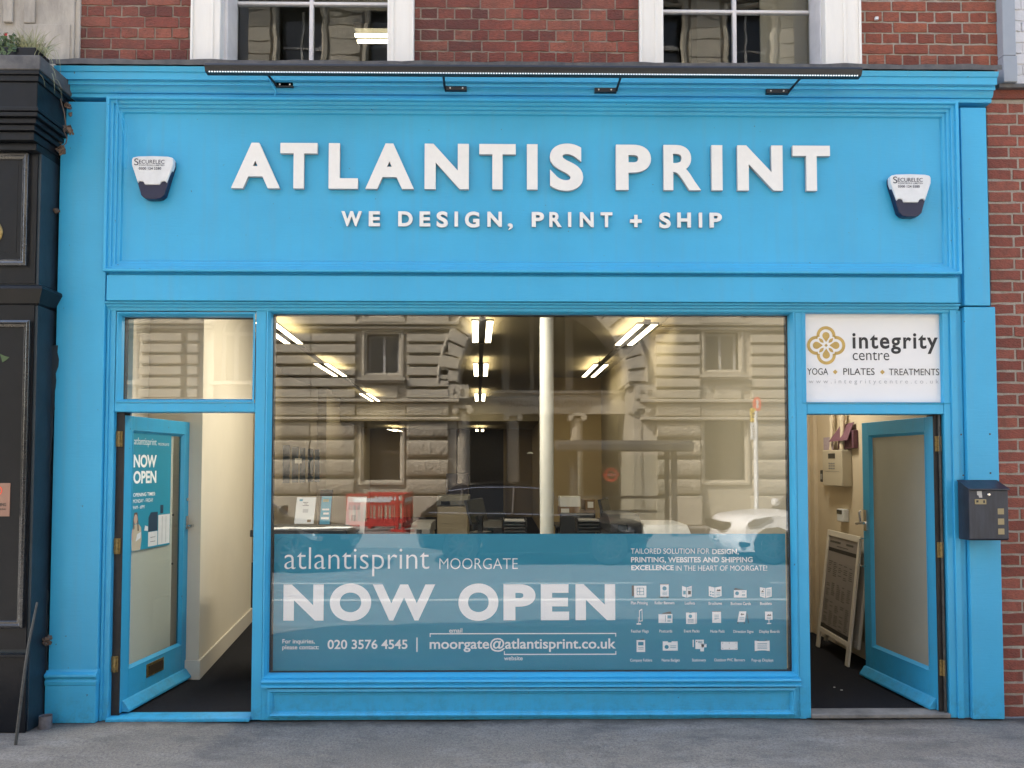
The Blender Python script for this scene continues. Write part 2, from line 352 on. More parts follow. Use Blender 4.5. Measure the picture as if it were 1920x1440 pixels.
WORLD = set()
def link_child(o, parent):
    o.parent = parent
    o.matrix_parent_inverse = (parent.matrix_basis).inverted() if parent.name in WORLD else Matrix()
def tag(o, label, cat, group=None):
    o['label'] = label; o['category'] = cat
    if group: o['group'] = group
    return o
def thing(name, label, cat, loc=(0, 0, 0), rz=0, group=None, world=True):
    """Empty at the thing's base; with world=True its parts are given in world coordinates"""
    o = bpy.data.objects.new(name, None); COL.objects.link(o); o.empty_display_size = .1
    o.location = loc; o.rotation_euler = (0, 0, rz)
    if world: WORLD.add(o.name)
    return tag(o, label, cat, group)
def struct(o, kind='structure'): o['kind'] = kind; return o
def dup(o, loc=None, rz=None, label=None, parent=None):
    c = o.copy(); COL.objects.link(c); c.parent = parent
    if loc is not None: c.location = loc
    if rz is not None: c.rotation_euler = (0, 0, rz)
    if label: c['label'] = label
    for ch in [x for x in bpy.data.objects if x.parent == o]:
        dup(ch, parent=c)
    return c

# text -> 2D mesh (built-in font), fitted to a rectangle
_tc = {}
def glyphs(sx, offset=0, space=1.0, ext=0):
    key = (sx, offset, space, ext)
    if key in _tc: return _tc[key]
    c = bpy.data.curves.new('t', 'FONT'); c.body = sx; c.offset = offset; c.space_character = space; c.extrude = ext; c.resolution_u = 4 if len(sx) > 3 else 10
    o = bpy.data.objects.new('t', c); COL.objects.link(o)
    bpy.context.view_layer.update()
    me = bpy.data.meshes.new_from_object(o, depsgraph=bpy.context.evaluated_depsgraph_get())
    vs = [tuple(v.co) for v in me.vertices]; fs = [tuple(p.vertices) for p in me.polygons]
    bpy.data.objects.remove(o); bpy.data.curves.remove(c); bpy.data.meshes.remove(me)
    _tc[key] = (vs, fs); return _tc[key]
def text(mb, sx, x0, x1, z0, z1, y, offset=0, space=1.0, thick=0, T=None, flip=1):
    """fit the ink of the string to x0..x1, z0..z1; front face at y, thickness behind it"""
    vs, fs = glyphs(sx, offset, space, .5 if thick else 0)
    a = min(v[0] for v in vs); b = max(v[0] for v in vs); c = min(v[1] for v in vs); d = max(v[1] for v in vs)
    out = []
    for v in vs:
        X = x0 + (v[0] - a) / (b - a) * (x1 - x0); Z = z0 + (v[1] - c) / (d - c) * (z1 - z0)
        Y = y + ((.5 - v[2]) * thick if thick else 0)
        p = Vector((X, Y, Z)); out.append(T @ p if T else p)
    mb.add(out, fs)

def bricks(mb, x0, x1, z0, z1, y, bw=.225, bh=.075, j=.010, bond='english', depth=.02, seed=1, phase=0, rough=.0035):
    rnd = random.Random(seed); row = phase; z = z0
    while z < z1 - .012:
        zt = min(z + bh - j, z1)
        if bond == 'flemish': pat = [bw, bw / 2]; off = (row % 2) * bw * .75
        else: pat = [bw] if row % 2 == 0 else [bw / 2]; off = 0 if row % 2 == 0 else bw * .25
        x = x0 - off - rnd.random() * .02; k = row
        while x < x1:
            wd = pat[k % len(pat)]; k += 1
            a = max(x, x0); b = min(x + wd - j, x1)
            if b - a > .02:
                q = lambda: rnd.uniform(-rough, rough)
                yy = y - rnd.uniform(0, .005)
                nx = 3
                # front outline with a slightly uneven edge
                top = [(a + (b - a) * i / nx, zt + q()) for i in range(nx + 1)]; bot = [(a + (b - a) * i / nx, z + q()) for i in range(nx + 1)]
                mb.prism(bot + top[::-1], yy, y + depth)
            x += wd
        z += bh; row += 1

def bricks_obj(name, x0, x1, z0, z1, y, mat_, mort, parent, **kw):
    mb = MB(); bricks(mb, x0, x1, z0, z1, y, **kw); o = mb.build(name, mat_, parent, bevel=.003, seg=1)
    return o

# ================================================================== THE GROUND
def pave_mat():
    m = M['pave']; n = m.node_tree.nodes; l = m.node_tree.links; b = n['Principled BSDF']
    for lk in list(b.inputs['Base Color'].links): l.remove(lk)
    geo = n.new('ShaderNodeNewGeometry')
    def noise(sc, det, rg=.6, st=None):
        t = n.new('ShaderNodeTexNoise'); t.inputs['Scale'].default_value = sc; t.inputs['Detail'].default_value = det; t.inputs['Roughness'].default_value = rg
        if st:
            mp = n.new('ShaderNodeMapping'); mp.inputs['Scale'].default_value = st; mp.inputs['Rotation'].default_value = (0, 0, R(18)); l.new(geo.outputs['Position'], mp.inputs[0]); l.new(mp.outputs[0], t.inputs[0])
        else: l.new(geo.outputs['Position'], t.inputs[0])
        return t.outputs[0]
    def rng(v, a, c, d, e):
        r = n.new('ShaderNodeMapRange'); r.inputs[1].default_value = a; r.inputs[2].default_value = c; r.inputs[3].default_value = d; r.inputs[4].default_value = e; l.new(v, r.inputs[0]); return r.outputs[0]
    def mix(f, a, c):
        x = n.new('ShaderNodeMix'); x.data_type = 'RGBA'; l.new(f, x.inputs[0])
        for i, q in ((6, a), (7, c)):
            if isinstance(q, tuple): x.inputs[i].default_value = (*q, 1)
            else: l.new(q, x.inputs[i])
        return x.outputs[2]
    big = noise(1.3, 8, .62, (.7, 1.5, 1)); mid = noise(2.6, 10, .72, (.8, 1.5, 1)); fine = noise(70, 6, .7); spk = noise(260, 3, .5)
    c = mix(rng(big, .35, .65, 0, 1), (.208, .184, .152), (.312, .276, .228))
    c = mix(rng(mid, .50, .68, 0, .85), c, (.10, .094, .088))
    c = mix(rng(noise(2.1, 9, .72, (.6, 1.8, 1)), .52, .68, 0, .8), c, (.36, .33, .295))
    c = mix(rng(fine, .42, .66, 0, .8), c, (.115, .105, .095))
    c = mix(rng(spk, .60, .68, 0, .8), c, (.42, .41, .40))
    # gum spots and a dirt seam along the shopfront
    vo = n.new('ShaderNodeTexVoronoi'); vo.inputs['Scale'].default_value = 5.5; l.new(geo.outputs['Position'], vo.inputs[0])
    c = mix(rng(vo.outputs['Distance'], .075, .055, 0, .55), c, (.09, .085, .08))
    sp = n.new('ShaderNodeSeparateXYZ'); l.new(geo.outputs['Position'], sp.inputs[0])
    am = n.new('ShaderNodeMath'); am.operation = 'MULTIPLY_ADD'; l.new(noise(9, 8, .7), am.inputs[0]); am.inputs[1].default_value = .22; l.new(sp.outputs[1], am.inputs[2])
    c = mix(rng(am.outputs[0], -.02, .09, 0, .85), c, (.055, .05, .045))
    l.new(c, b.inputs['Base Color']); b.inputs['Roughness'].default_value = .85
    bp = n.new('ShaderNodeBump'); bp.inputs['Strength'].default_value = 1.0; bp.inputs['Distance'].default_value = .012
    ad = n.new('ShaderNodeMath'); ad.operation = 'ADD'; l.new(fine, ad.inputs[0]); l.new(mid, ad.inputs[1]); l.new(ad.outputs[0], bp.inputs['Height']); l.new(bp.outputs[0], b.inputs['Normal'])
pave_mat()
M['road'] = mat('road_asphalt', (.15, .147, .14), .9, noise=.35, nscale=60, bump=.6, bscale=150, col2=(.24, .235, .225))
M['pave_far'] = mat('far_pavement', (.27, .25, .225), .9, noise=.2, nscale=2)

def ground_grid(x0, x1, y0, y1, nx, ny, zf):
    mb = MB()
    for j in range(ny + 1):
        for i in range(nx + 1):
            x = x0 + (x1 - x0) * i / nx; y = y0 + (y1 - y0) * j / ny
            mb.v.append((x, y, zf(x, y)))
    for j in range(ny):
        for i in range(nx):
            a = j * (nx + 1) + i; mb.f.append((a, a + 1, a + nx + 2, a + nx + 1))
    return mb
rr = random.Random(3)
struct(ground_grid(-5.5, 5.5, -2.8, .02, 110, 40, lambda x, y: .006 * math.sin(x * 1.7 + y) + .004 * math.sin(x * 5.1 - y * 3) + rr.uniform(-.0012, .0012) - .004).build('pavement', 'pave', smooth=True))
struct(MB().box(-60, -5.5, -2.8, .0, -.2, -.002).box(5.5, 60, -2.8, .0, -.2, -.002).build('pavement', 'pave'))
struct(MB().box(-60, 60, -2.95, -2.8, -.3, -.006).build('kerb', 'kerb', bevel=.015))
struct(MB().box(-250, 250, -140, 60, -.6, -.13).build('road', 'road'))
struct(MB().box(-60, 60, -10.45, -10.3, -.3, -.01).build('kerb', 'kerb', bevel=.015))
struct(MB().box(-60, 60, -15.9, -10.45, -.3, -.012).build('pavement', 'pave_far'))
mk = MB()
for y in (-3.2, -3.42): mk.box(-60, 60, y - .05, y + .05, -.129, -.126)
struct(mk.build('road_marking', 'road_yellow'))
mk = MB().box(-60, 60, -5.05, -4.93, -.129, -.126)
for i in range(-12, 13): mk.box(i * 4.0, i * 4.0 + 2.2, -6.45, -6.35, -.129, -.126)
struct(mk.build('road_marking', 'road_white'))

# ================================================================== THE BLUE SHOPFRONT
XL0, XL1 = -2.885, -2.575           # left pilaster
XR0, XR1 = 3.02, 3.225              # right pilaster
DL0, DL1 = -2.520, -1.612           # left door opening
DR0, DR1 = 1.987, 2.890             # right door opening
WX0, WX1, WZ0, WZ1 = -1.517, 1.887, .285, 2.632   # big pane
HEAD = 1.974; TOPF = 2.650
sf = thing('shopfront', 'sky blue painted wooden shopfront with two open doors and one wide display window', 'shopfront', (0, 0, 0))
# pilasters
mb = MB().box(XL0, XL1, -.035, .25, .25, 4.00)
mb.box(XL0 - .01, XL1 - .0, -.05, .25, 0.0, .235)
mb.xprof([(.1, .235), (-.052, .235), (-.056, .262), (-.046, .272), (-.052, .28), (-.064, .292), (-.062, .306), (-.042, .318), (-.036, .332), (.1, .332)], XL0 - .012, XL1 + .004)
mb.build('pilaster', 'blue', sf, bevel=.004)
mb = MB().box(XR0, XR1, -.030, .25, 0.0, 2.668).box(XR0, XR1 - .035, -.036, .25, 2.676, 3.995)
mb.build('pilaster', 'blue', sf, bevel=.004)
# fascia: panel, moulded frame, band below
mb = MB().box(XL1 + .003, XR0 - .003, -.004, .10, 2.70, 4.02)
mb.build('fascia_board', 'blue', sf)
fz0, fz1 = PZ(512, -.06), PZ(186, -.06)
fx0, fx1 = -2.575, 2.985
pr = [(0, 0), (0, -.074), (.004, -.078), (.016, -.078), (.020, -.074), (.021, -.058), (.036, -.056), (.040, -.052), (.041, -.040), (.056, -.038), (.060, -.034), (.061, -.022), (.080, -.018), (.086, -.0045)]
MB().frame(fx0, fx1, fz0, fz1, pr).build('fascia_frame', 'blue', sf)
bz0, bz1 = PZ(566, -.045), PZ(518, -.045)
MB().xprof([(.0, bz1 + .02), (-.030, bz1 + .02), (-.034, bz1), (-.058, bz1 - .003), (-.060, bz0 + .002), (-.056, bz0 - .001), (-.02, bz0 - .001), (.0, bz0 - .003)], -2.555, 2.965).build('fascia_band', 'blue', sf, bevel=.002)
# stepped moulding between band and window heads
prof = [(.1, bz0 - .003), (-.040, bz0 - .003), (-.040, bz0 - .013), (-.037, bz0 - .016), (-.022, bz0 - .016), (-.022, bz0 - .031), (-.019, bz0 - .034), (-.008, bz0 - .034), (-.006, bz0 - .050), (-.002, bz0 - .056), (.1, bz0 - .056)]
MB().xprof(prof, -2.575, 2.99).build('head_moulding', 'blue', sf)
# cornice
def cz(py, y): return PZ(py, y)
c = [(-.118, 128), (-.106, 138), (-.098, 139.5), (-.094, 153), (-.074, 154), (-.072, 156), (-.076, 157), (-.076, 163), (-.058, 164), (-.056, 166), (-.053, 172), (-.042, 178), (-.030, 180), (-.034, 181), (-.032, 187)]
prof = [(.1, cz(128, -.105))] + [(y, cz(p, y)) for y, p in c] + [(.1, cz(187, -.03))]
MB().xprof(prof, XL0 - .01, XR1 + .005).build('cornice', 'blue', sf)
ct = cz(128, -.105)
mb = ground_grid(XL0 - .03, XR1 + .02, -.125, .06, 90, 3, lambda x, y: ct + .034 + .003 * math.sin(x * 9) + .0025 * math.sin(x * 23 + 1) + rr.uniform(-.001, .001))
top = mb
cap = MB().add(top.v, top.f)
k = len(cap.v); nx = 90
for i in range(nx + 1):
    x, y, z = top.v[i]; cap.v.append((x, y - .001 + rr.uniform(-.001, .001), ct + .001 + rr.uniform(-.003, .001)))
for i in range(nx): cap.f.append((i, i + 1, k + i + 1, k + i))
cap.build('lead_capping', 'lead', sf)
# jambs, posts, transoms
GB = .05   # depth of frame members
mb = MB()
mb.box(XL1 + .003, DL0, .0, .14, .0, TOPF - .0)                  # left jamb
mb.build('jamb', 'blue', sf, bevel=.004)
MB().box(XL1 + .003, XL1 + .02, -.012, .0, .0, TOPF).build('jamb_bead', 'blue', sf, bevel=.003)
mb = MB().box(DL1, -1.545, .0, .14, .0, TOPF); mb.build('post', 'blue', sf, bevel=.004)
mb = MB().box(1.915, DR0, .0, .14, .0, TOPF); mb.build('post', 'blue', sf, bevel=.004)
mb = MB().box(DR1, XR0 - .003, .0, .14, .0, TOPF); mb.build('jamb', 'blue', sf, bevel=.004)
MB().box(DR1 + .045, DR1 + .085, -.014, .0, .0, TOPF).build('jamb_bead', 'blue', sf, bevel=.004)
tz = [PZ(752, 0, 350), HEAD]
MB().box(DL0 + .001, DL1 - .001, .002, .13, HEAD, PZ(755, 0, 350)).build('transom', 'blue', sf, bevel=.004)
MB().box(DR0 + .001, DR1 - .001, .002, .13, HEAD - .008, PZ(757, 0, 1640)).build('transom', 'blue', sf, bevel=.004)
# transom light over the left door
bead = [(0, -.002), (.010, -.004), (.022, .022), (.026, .052)]
tl = (DL0 + .006, DL1 - .004, PZ(755, 0, 350), TOPF - .025)
MB().frame(*tl, bead).build('glazing_bead', 'blue', sf)
MB().box(tl[0] + .02, tl[1] - .02, GY, GY + .006, tl[2] + .02, tl[3] - .01).build('pane', 'glass', sf)
MB().frame(tl[0] + .026, tl[1] - .026, tl[2] + .026, tl[3] - .026, [(0, .053), (.003, .056), (.003, .10)]).build('gasket', 'gasket', sf)
# big display window
MB().frame(WX0 - .026, WX1 + .026, WZ0 - .026, WZ1 + .018, [(0, -.002), (.010, -.006), (.024, .020), (.028, .052)]).build('glazing_bead', 'blue', sf)
MB().box(WX0 - .01, WX1 + .01, GY, GY + .008, WZ0 - .01, WZ1 + .005).build('pane', 'glass', sf)
MB().frame(WX0 + .001, WX1 - .001, WZ0 + .001, WZ1 - .008, [(0, .053), (.005, .056), (.005, .11)]).build('gasket', 'gasket', sf)
# stall riser with sill and planted panel moulding
mb = MB().box(-1.545, 1.915, .0, .16, .0, WZ0 - .024)
mb.build('stall_riser', 'blue', sf)
s0 = WZ0 - .022
MB().xprof([(.02, s0), (-.03, s0 - .004), (-.036, s0 - .016), (-.024, s0 - .024), (-.020, s0 - .034), (-.032, s0 - .040), (-.034, s0 - .050), (-.004, s0 - .056), (.02, s0 - .056)], -1.54, 1.912).build('sill', 'blue', sf)
MB().frame(-1.505, 1.885, .018, s0 - .062, [(0, 0), (.0, -.016), (.016, -.022), (.026, -.010), (.034, -.008), (.036, .0)]).build('panel_moulding', 'blue', sf)
MB().box(1.915, 1.955, -.004, .0, .0, s0 - .062).build('post_facing', 'blue', sf)
# thresholds
tb = MB().box(DL0 - .0, DL1, -.035, .10, .0, .022)
tb.build('threshold', 'blue', sf, bevel=.004)
MB().box(DR0 - .0, DR1, -.01, .12, .0, .028).build('threshold', 'stone_sill', sf, bevel=.006)
# dark rebates beside the doors, hinges on them
MB().box(DL0 + .0005, DL0 + .05, .035, .12, .022, HEAD - .001).build('rebate', 'jamb', sf)
MB().box(DR1 - .05, DR1 - .0005, .035, .12, .028, HEAD - .010).build('rebate', 'jamb', sf)
MB().box(DR0 + .0005, DR0 + .012, .06, .12, .028, HEAD - .010).build('rebate', 'jamb', sf)
def hinge(x, z, s, name_mat):
    mb = MB().box(x, x + s * .040, .027, .035, z - .05, z + .05)
    mb.tube([(x + s * .022, .022, z - .05), (x + s * .022, .022, z + .05)], .008, 10)
    for dz in (-.033, -.005, .03):
        for dx in (.010, .032): mb.lathe([(0, -.004), (.004, -.004), (.004, 0)], (x + s * dx, .027, z + dz), 8, 'y')
    mb.build('hinge', name_mat, sf)
for py in (823, 1024, 1245): hinge(DL0 + .002, PZ(py, .03, 220), 1, 'brass_paint')
for py in (832, 1031, 1252): hinge(DR1 - .046, PZ(py, .03, 1765), 1, 'brass_paint')
MB().tube([(DR1 - .020, .02, .03), (DR1 - .018, .025, .9), (DR1 - .022, .02, 1.5), (DR1 - .024, .022, HEAD - .012)], .008, 8).build('door_seal', 'rod', sf, smooth=True)

# ---- door leaves (built closed in local coordinates, hinge at the origin, then swung open)
def leaf(width, hinge_x, ang, label, left, gz0, gz1):
    """part of the shopfront; sub-parts: pane, handle, letterbox, weather bar"""
    sgn = 1 if left else -1
    T = Matrix.Translation((hinge_x, .045, 0)) @ Matrix.Rotation(ang, 4, 'Z')
    def X(a): return a * sgn
    st, ht, t = .088, 1.955, .044
    mb = MB()
    mb.box(X(0), X(st), 0, t, .03, ht, T); mb.box(X(width - st), X(width), 0, t, .03, ht, T)
    mb.box(X(st), X(width - st), 0, t, .03, gz0, T); mb.box(X(st), X(width - st), 0, t, gz1, ht, T)
    d = mb.build('door', 'blue_door', sf, bevel=.003); d['label'] = label
    # bead round the glass
    mb = MB(); a, b = (st, width - st) if left else (-(width - st), -st)
    mb.frame(a, b, gz0, gz1, [(-.002, -.001), (.004, -.002), (.022, .016), (.024, .020)]); mb.v = [tuple(T @ Vector(v)) for v in mb.v]
    mb.build('glazing_bead', 'blue_door', d)
    MB().box(a + .01, b - .01, .02, .025, gz0 + .01, gz1 - .01, T).build('pane', 'glass_door' if left else 'glass_frost', d)
    if left: MB().box(a + .012, .655, .0262, .028, gz0 + .012, gz1 - .012, T).build('frosted_film', 'glass_film', d)
    # weather bar
    mb = MB(); n0, n1 = (.02, width + .002) if left else (-(width + .002), -.02)
    pr = [(0, .105), (-.012, .100), (-.050, .048), (-.050, .034), (0, .034)]
    n = len(pr); vs = [T @ Vector((n0, y, z)) for y, z in pr] + [T @ Vector((n1, y, z)) for y, z in pr]
    mb.add(vs, [tuple(range(n)), tuple(range(2 * n - 1, n - 1, -1))] + [(i, i + n, (i + 1) % n + n, (i + 1) % n) for i in range(n)])
    mb.build('weather_bar', 'blue_door', d, bevel=.002)
    return d, T, X
M['glass_film'] = mat('frosted_film_glass', (.84, .82, .72), .2, noise=.08, nscale=1.5)
M['glass_frost'] = mat('frosted_glass', (.36, .345, .28), .22, noise=.12, nscale=1.2, spec=.5)
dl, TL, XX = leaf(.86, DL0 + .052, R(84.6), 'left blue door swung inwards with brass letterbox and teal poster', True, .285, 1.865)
mb = MB().box(.30, .52, -.006, 0, .175, .265, TL); mb.build('letterbox', 'brass', dl, bevel=.002)
MB().box(.322, .498, -.012, -.006, .190, .250, TL).build('letter_flap', 'brass_dark' if 'brass_dark' in M else 'brass', dl)
mb = MB()
mb.lathe([(0, -.008), (.012, -.008), (.013, 0)], (0, 0, 0), 14, 'y'); mb.v = [tuple(TL @ (Vector(v) + Vector((.815, 0, 1.37)))) for v in mb.v]
mb.build('lock', 'chrome', dl)
mb = MB().box(.800, .832, -.008, 0, 1.145, 1.245, TL); mb.box(.812, .822, -.04, -.008, 1.165, 1.177, TL); mb.box(.80, .85, -.046, -.036, 1.160, 1.180, TL)
mb.build('handle', 'chrome', dl, bevel=.002)
mb = MB().tube([(.70, .11, .88), (.70, .11, 1.28)], .012, 8); mb.tube([(.70, .04, .90), (.70, .11, .90)], .008); mb.tube([(.70, .04, 1.26), (.70, .11, 1.26)], .008)
mb.v = [tuple(TL @ Vector(v)) for v in mb.v]; mb.build('pull_bar', 'black_metal', dl)
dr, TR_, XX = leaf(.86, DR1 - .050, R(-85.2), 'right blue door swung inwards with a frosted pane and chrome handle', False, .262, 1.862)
mb = MB().box(-.838, -.800, -.010, 0, 1.13, 1.29, TR_); mb.tube([(-.82, -.045, 1.19), (-.82, -.055, 1.27), (-.82, -.045, 1.285)], .008); mb.tube([(-.82, 0, 1.19), (-.82, -.05, 1.19), (-.86, -.055, 1.185)], .012)
mb.v = [tuple(v) if i < 8 else tuple(TR_ @ Vector(v)) for i, v in enumerate(mb.v)]; mb.build('handle', 'chrome', dr, smooth=True)
mb = MB()
mb.tube([(-.835, 0, .86), (-.835, -.03, .86), (-.855, -.035, .87), (-.855, -.035, 1.06), (-.835, -.03, 1.07), (-.835, 0, 1.07)], .005, 8)
mb.v = [tuple(TR_ @ Vector(v)) for v in mb.v]; mb.build('pull_handle', 'chrome', dr)

# ---- poster on the left door glass
po = thing('poster', 'teal opening times poster stuck inside the glass of the left door', 'poster', TL @ Vector((.43, .03, 0)), 0)
def onleft(mb, name, m, y):
    mb.v = [tuple(TL @ Vector(v)) for v in mb.v]; return mb.build(name, m, po)
px0, px1, pz0, pz1 = .116, .605, 1.053, 1.858
def pq(pts): return [(.125 + (x - .175) * .905, z + .065) for x, z in pts]
class PMB(MB):
    def flat(s, poly, y): return MB.flat(s, pq(poly), y)
onleft(MB().box(px0, px1, .0150, .0165, pz0, pz1), 'sheet', 'teal', 0)
mb = MB(); yy = .0145
text(mb, 'atlantisprint', .130, .405, 1.752, 1.815, yy, -.008)
text(mb, 'MOORGATE', .43, .575, 1.768, 1.786, yy, -.008)
text(mb, 'NOW', .128, .41, 1.612, 1.70, yy, .035); text(mb, 'OPEN', .128, .41, 1.503, 1.59, yy, .035)
text(mb, 'OPENING TIMES:', .13, .40, 1.416, 1.441, yy, .018); text(mb, 'MONDAY - FRIDAY', .13, .375, 1.374, 1.399, yy, .0); text(mb, '9AM - 6PM', .13, .265, 1.333, 1.356, yy, .0)
onleft(mb, 'lettering', 'vinyl_white', 0)
# printed picture: a woman holding papers beside an office printer
mb = PMB(); mb.flat([(.175, .99), (.285, .99), (.30, 1.06), (.292, 1.14), (.26, 1.165), (.20, 1.165), (.172, 1.12), (.165, 1.05)], yy); onleft(mb, 'print', 'beige_plastic', 0)
mb = PMB(); mb.flat([(.218 + .024 * math.cos(a), 1.20 + .033 * math.sin(a)) for a in [i * math.pi / 8 for i in range(16)]], yy - .0006); mb.flat([(.165, 1.07), (.19, 1.05), (.19, 1.14), (.172, 1.13)], yy - .0006); onleft(mb, 'print', 'skin_print' if 'skin_print' in M else 'lilac', 0)
mb = PMB(); mb.flat([(.190, 1.13), (.186, 1.20), (.20, 1.245), (.236, 1.245), (.25, 1.20), (.262, 1.12), (.245, 1.12), (.238, 1.19), (.218, 1.228), (.20, 1.19), (.205, 1.14)], yy - .0003); onleft(mb, 'print', 'leaf_brown', 0)
mb = PMB(); mb.flat([(.22, 1.05), (.285, 1.07), (.29, 1.11), (.24, 1.10)], yy - .0009); mb.flat([(.39, 1.00), (.52, 1.00), (.52, 1.10), (.39, 1.10)], yy); mb.flat([(.53, 1.00), (.70, 1.00), (.70, 1.21), (.53, 1.21)], yy); mb.flat([(.335, 1.115), (.385, 1.11), (.385, 1.14), (.345, 1.15)], yy); onleft(mb, 'print', 'plastic_white', 0)
mb = PMB(); mb.flat([(.39, 1.103), (.52, 1.103), (.52, 1.235), (.42, 1.235), (.39, 1.20)], yy); mb.flat([(.556, 1.22), (.60, 1.22), (.60, 1.28), (.556, 1.28)], yy)
for z in (1.03, 1.06): mb.flat([(.42, z), (.49, z), (.49, z + .003), (.42, z + .003)], yy - .0006)
for x in (.585, .64): mb.flat([(x, 1.01), (x + .003, 1.01), (x + .003, 1.20), (x, 1.20)], yy - .0006)
onleft(mb, 'print', 'navy_print' if 'navy_print' in M else 'mail_blue', 0)

# ================================================================== RAISED SIGN LETTERS
def letters(th, items, z0, z1, y0, thick, off=.044):
    for ch, a, b, *zz in items:
        of = .030 if ch in 'R' else .0 if ch == ',' else off
        mb = MB(); x0, x1 = PX(a, y0, 340), PX(b, y0, 340)
        zt, zb = (zz[0], zz[1]) if zz else (z1, z0)
        text(mb, ch, x0, x1, zb, zt, y0, of, 1.0, thick)
        o = mb.build('letter', 'sign_white', th, bevel=.0012, seg=1)
        o.data.materials.append(M['sign_side'])
        for p in o.data.polygons:
            if abs(p.normal.y) < .5: p.material_index = 1
s1 = thing('shop_sign', 'large white raised capital letters in one row across the blue fascia', 'sign lettering', (0, 0, 3.6))
yl = -.034
z1, z0 = PZ(270, yl), PZ(355, yl)
sz1, sz0 = PZ(268.5, yl), PZ(357, yl)
letters(s1, [('A', 433, 524.5), ('T', 525, 594.5), ('L', 616, 671), ('A', 685, 776), ('N', 796, 879), ('T', 898.5, 967), ('I', 988, 1008), ('S', 1031, 1093.5, sz1, sz0),
             ('P', 1155, 1221), ('R', 1244.5, 1314.5), ('I', 1334.5, 1355), ('N', 1383, 1468), ('T', 1487, 1557)], z0, z1, yl, .026)
s2 = thing('shop_sign', 'small white raised capital letters of the tagline under the big lettering', 'sign lettering', (0, 0, 3.2))
z1, z0 = PZ(397, yl + .008), PZ(425, yl + .008); a1, a0 = PZ(396, yl), PZ(426, yl)
letters(s2, [('W', 640.5, 679), ('E', 692, 713), ('D', 747, 774), ('E', 787, 807), ('S', 819, 840, a1, a0), ('I', 852.5, 859), ('G', 872, 899, a1, a0), ('N', 914, 941),
             (',', 952, 961.5, PZ(418, yl), PZ(430, yl)), ('P', 997, 1020), ('R', 1030, 1053), ('I', 1065, 1071), ('N', 1087, 1113), ('T', 1126, 1148),
             ('+', 1181, 1203, PZ(401, yl), PZ(424, yl)), ('S', 1236, 1257, a1, a0), ('H', 1269.5, 1295), ('I', 1310, 1316), ('P', 1330, 1353)], z0, z1, yl + .008, .018, .036)

# ================================================================== ALARM BOXES
def alarm(pc, ptop, pbot, label):
    t = thing('alarm_box', label, 'alarm box', (PX(pc, -.05, 330), -.02, PZ(pbot, -.05)), 0, 'alarm boxes on the fascia')
    s = 1 / 288.0 * .985
    cx = PX(pc, -.08, 335); zt = PZ(ptop, -.08)
    def W(pts): return [(cx + x * s, zt - y * s) for x, y in pts]
    outer = W([(-41, 6), (-38, 2), (-28, 0), (0, -1), (28, 0), (38, 2), (41, 6), (41, 18), (22, 74), (16, 80), (8, 82), (-8, 82), (-16, 80), (-22, 74), (-41, 18)])
    MB().prism([(cx + (x - cx) * (.93 if z > zt - 50 * s else 1), z - (.004 if z > zt - 10 * s else 0)) for x, z in outer], -.054, -.004).build('base', 'navy', t, bevel=.006, seg=3)
    mid = W([(-39, 7), (-37, 3), (-28, 1), (0, 0), (28, 1), (37, 3), (39, 7), (39, 17), (27, 52), (24, 48), (17, 49), (14, 55), (-14, 55), (-17, 49), (-24, 48), (-27, 52), (-39, 17)])
    MB().prism(mid, -.064, -.024).build('cover', 'plastic_white', t, bevel=.006, seg=3)
    mb = MB(); y = -.0655
    def TX(sx, a, b, c, d, off=0): text(mb, sx, cx + a * s, cx + b * s, zt - d * s, zt - c * s, y, off)
    TX('S', -34, -26, 5.5, 18.5, .0); TX('ECURELEC', -25, 23, 8, 15.5, .004); TX('CONTROLS LIMITED', -25, 23, 17, 19.6, .012); TX('0300 124 5580', -25, 17, 22, 27, .012)
    mb.build('lettering', 'navy', t)
alarm(283, 293.5, 377, 'white and navy alarm box on the fascia left of the lettering')
alarm(1710, 320.5, 403, 'white and navy alarm box on the fascia right of the lettering')

# ================================================================== LED SIGN LIGHT
ly = -.30
lt = thing('sign_light', 'long black trough light with a row of led dots above the fascia', 'sign light', (0, ly, 4.05))
lx0, lx1 = PX(383, ly, 125), PX(1617, ly, 125); za, zb = PZ(119.5, ly), PZ(136.5, ly)
h = za - zb
MB().xprof([(ly + .075, za), (ly + .02, za + .002), (ly, za - .008), (ly - .004, za - .022), (ly + .006, zb + .012), (ly + .012, zb + .002), (ly + .055, zb - .001), (ly + .078, zb + .02)], lx0, lx1).build('trough', 'black_metal', lt, bevel=.002)
mb = MB(); nn = 246
for i in range(nn):
    x = lx0 + .03 + (lx1 - lx0 - .06) * i / (nn - 1); mb.box(x - .0025, x + .0025, ly + .0035, ly + .0085, zb - .0035, zb + .002)
mb.build('led_strip', 'led', lt)
for a, b, e, pz in ((517, 550, 497, 162), (834, 875, 831, 166.5), (1156, 1115, 1166, 168), (1479, 1437, 1506, 168.5)):
    yb = -.07; x0, x1 = PX(a, yb, pz), PX(b, yb, pz); z = PZ(pz, yb)
    mb = MB().box(x0, x1, yb - .006, yb + .02, z - .014, z + .014)
    mb.add([(x0 - .006, yb - .004, z - .012), (x0 + .006, yb - .004, z - .012), (x0 + .006, yb - .004, z + .012), (x0 - .006, yb - .004, z + .012)], [])
    ex = PX(e, ly + .05, 139)
    mb.tube([(x0, yb, z), (x0, yb - .03, z), (ex, ly + .05, PZ(137, ly + .05))], .008, 6)
    bk = mb.build('bracket', 'black_metal', lt)
    ms = MB()
    for q in (.25, .82): ms.lathe([(0, -.0045), (.005, -.004), (.0055, 0)], (x0 + (x1 - x0) * q, yb - .006, z), 10, 'y')
    ms.build('screw', 'screw', bk)
mb = MB(); x = PX(510, -.06, 165)
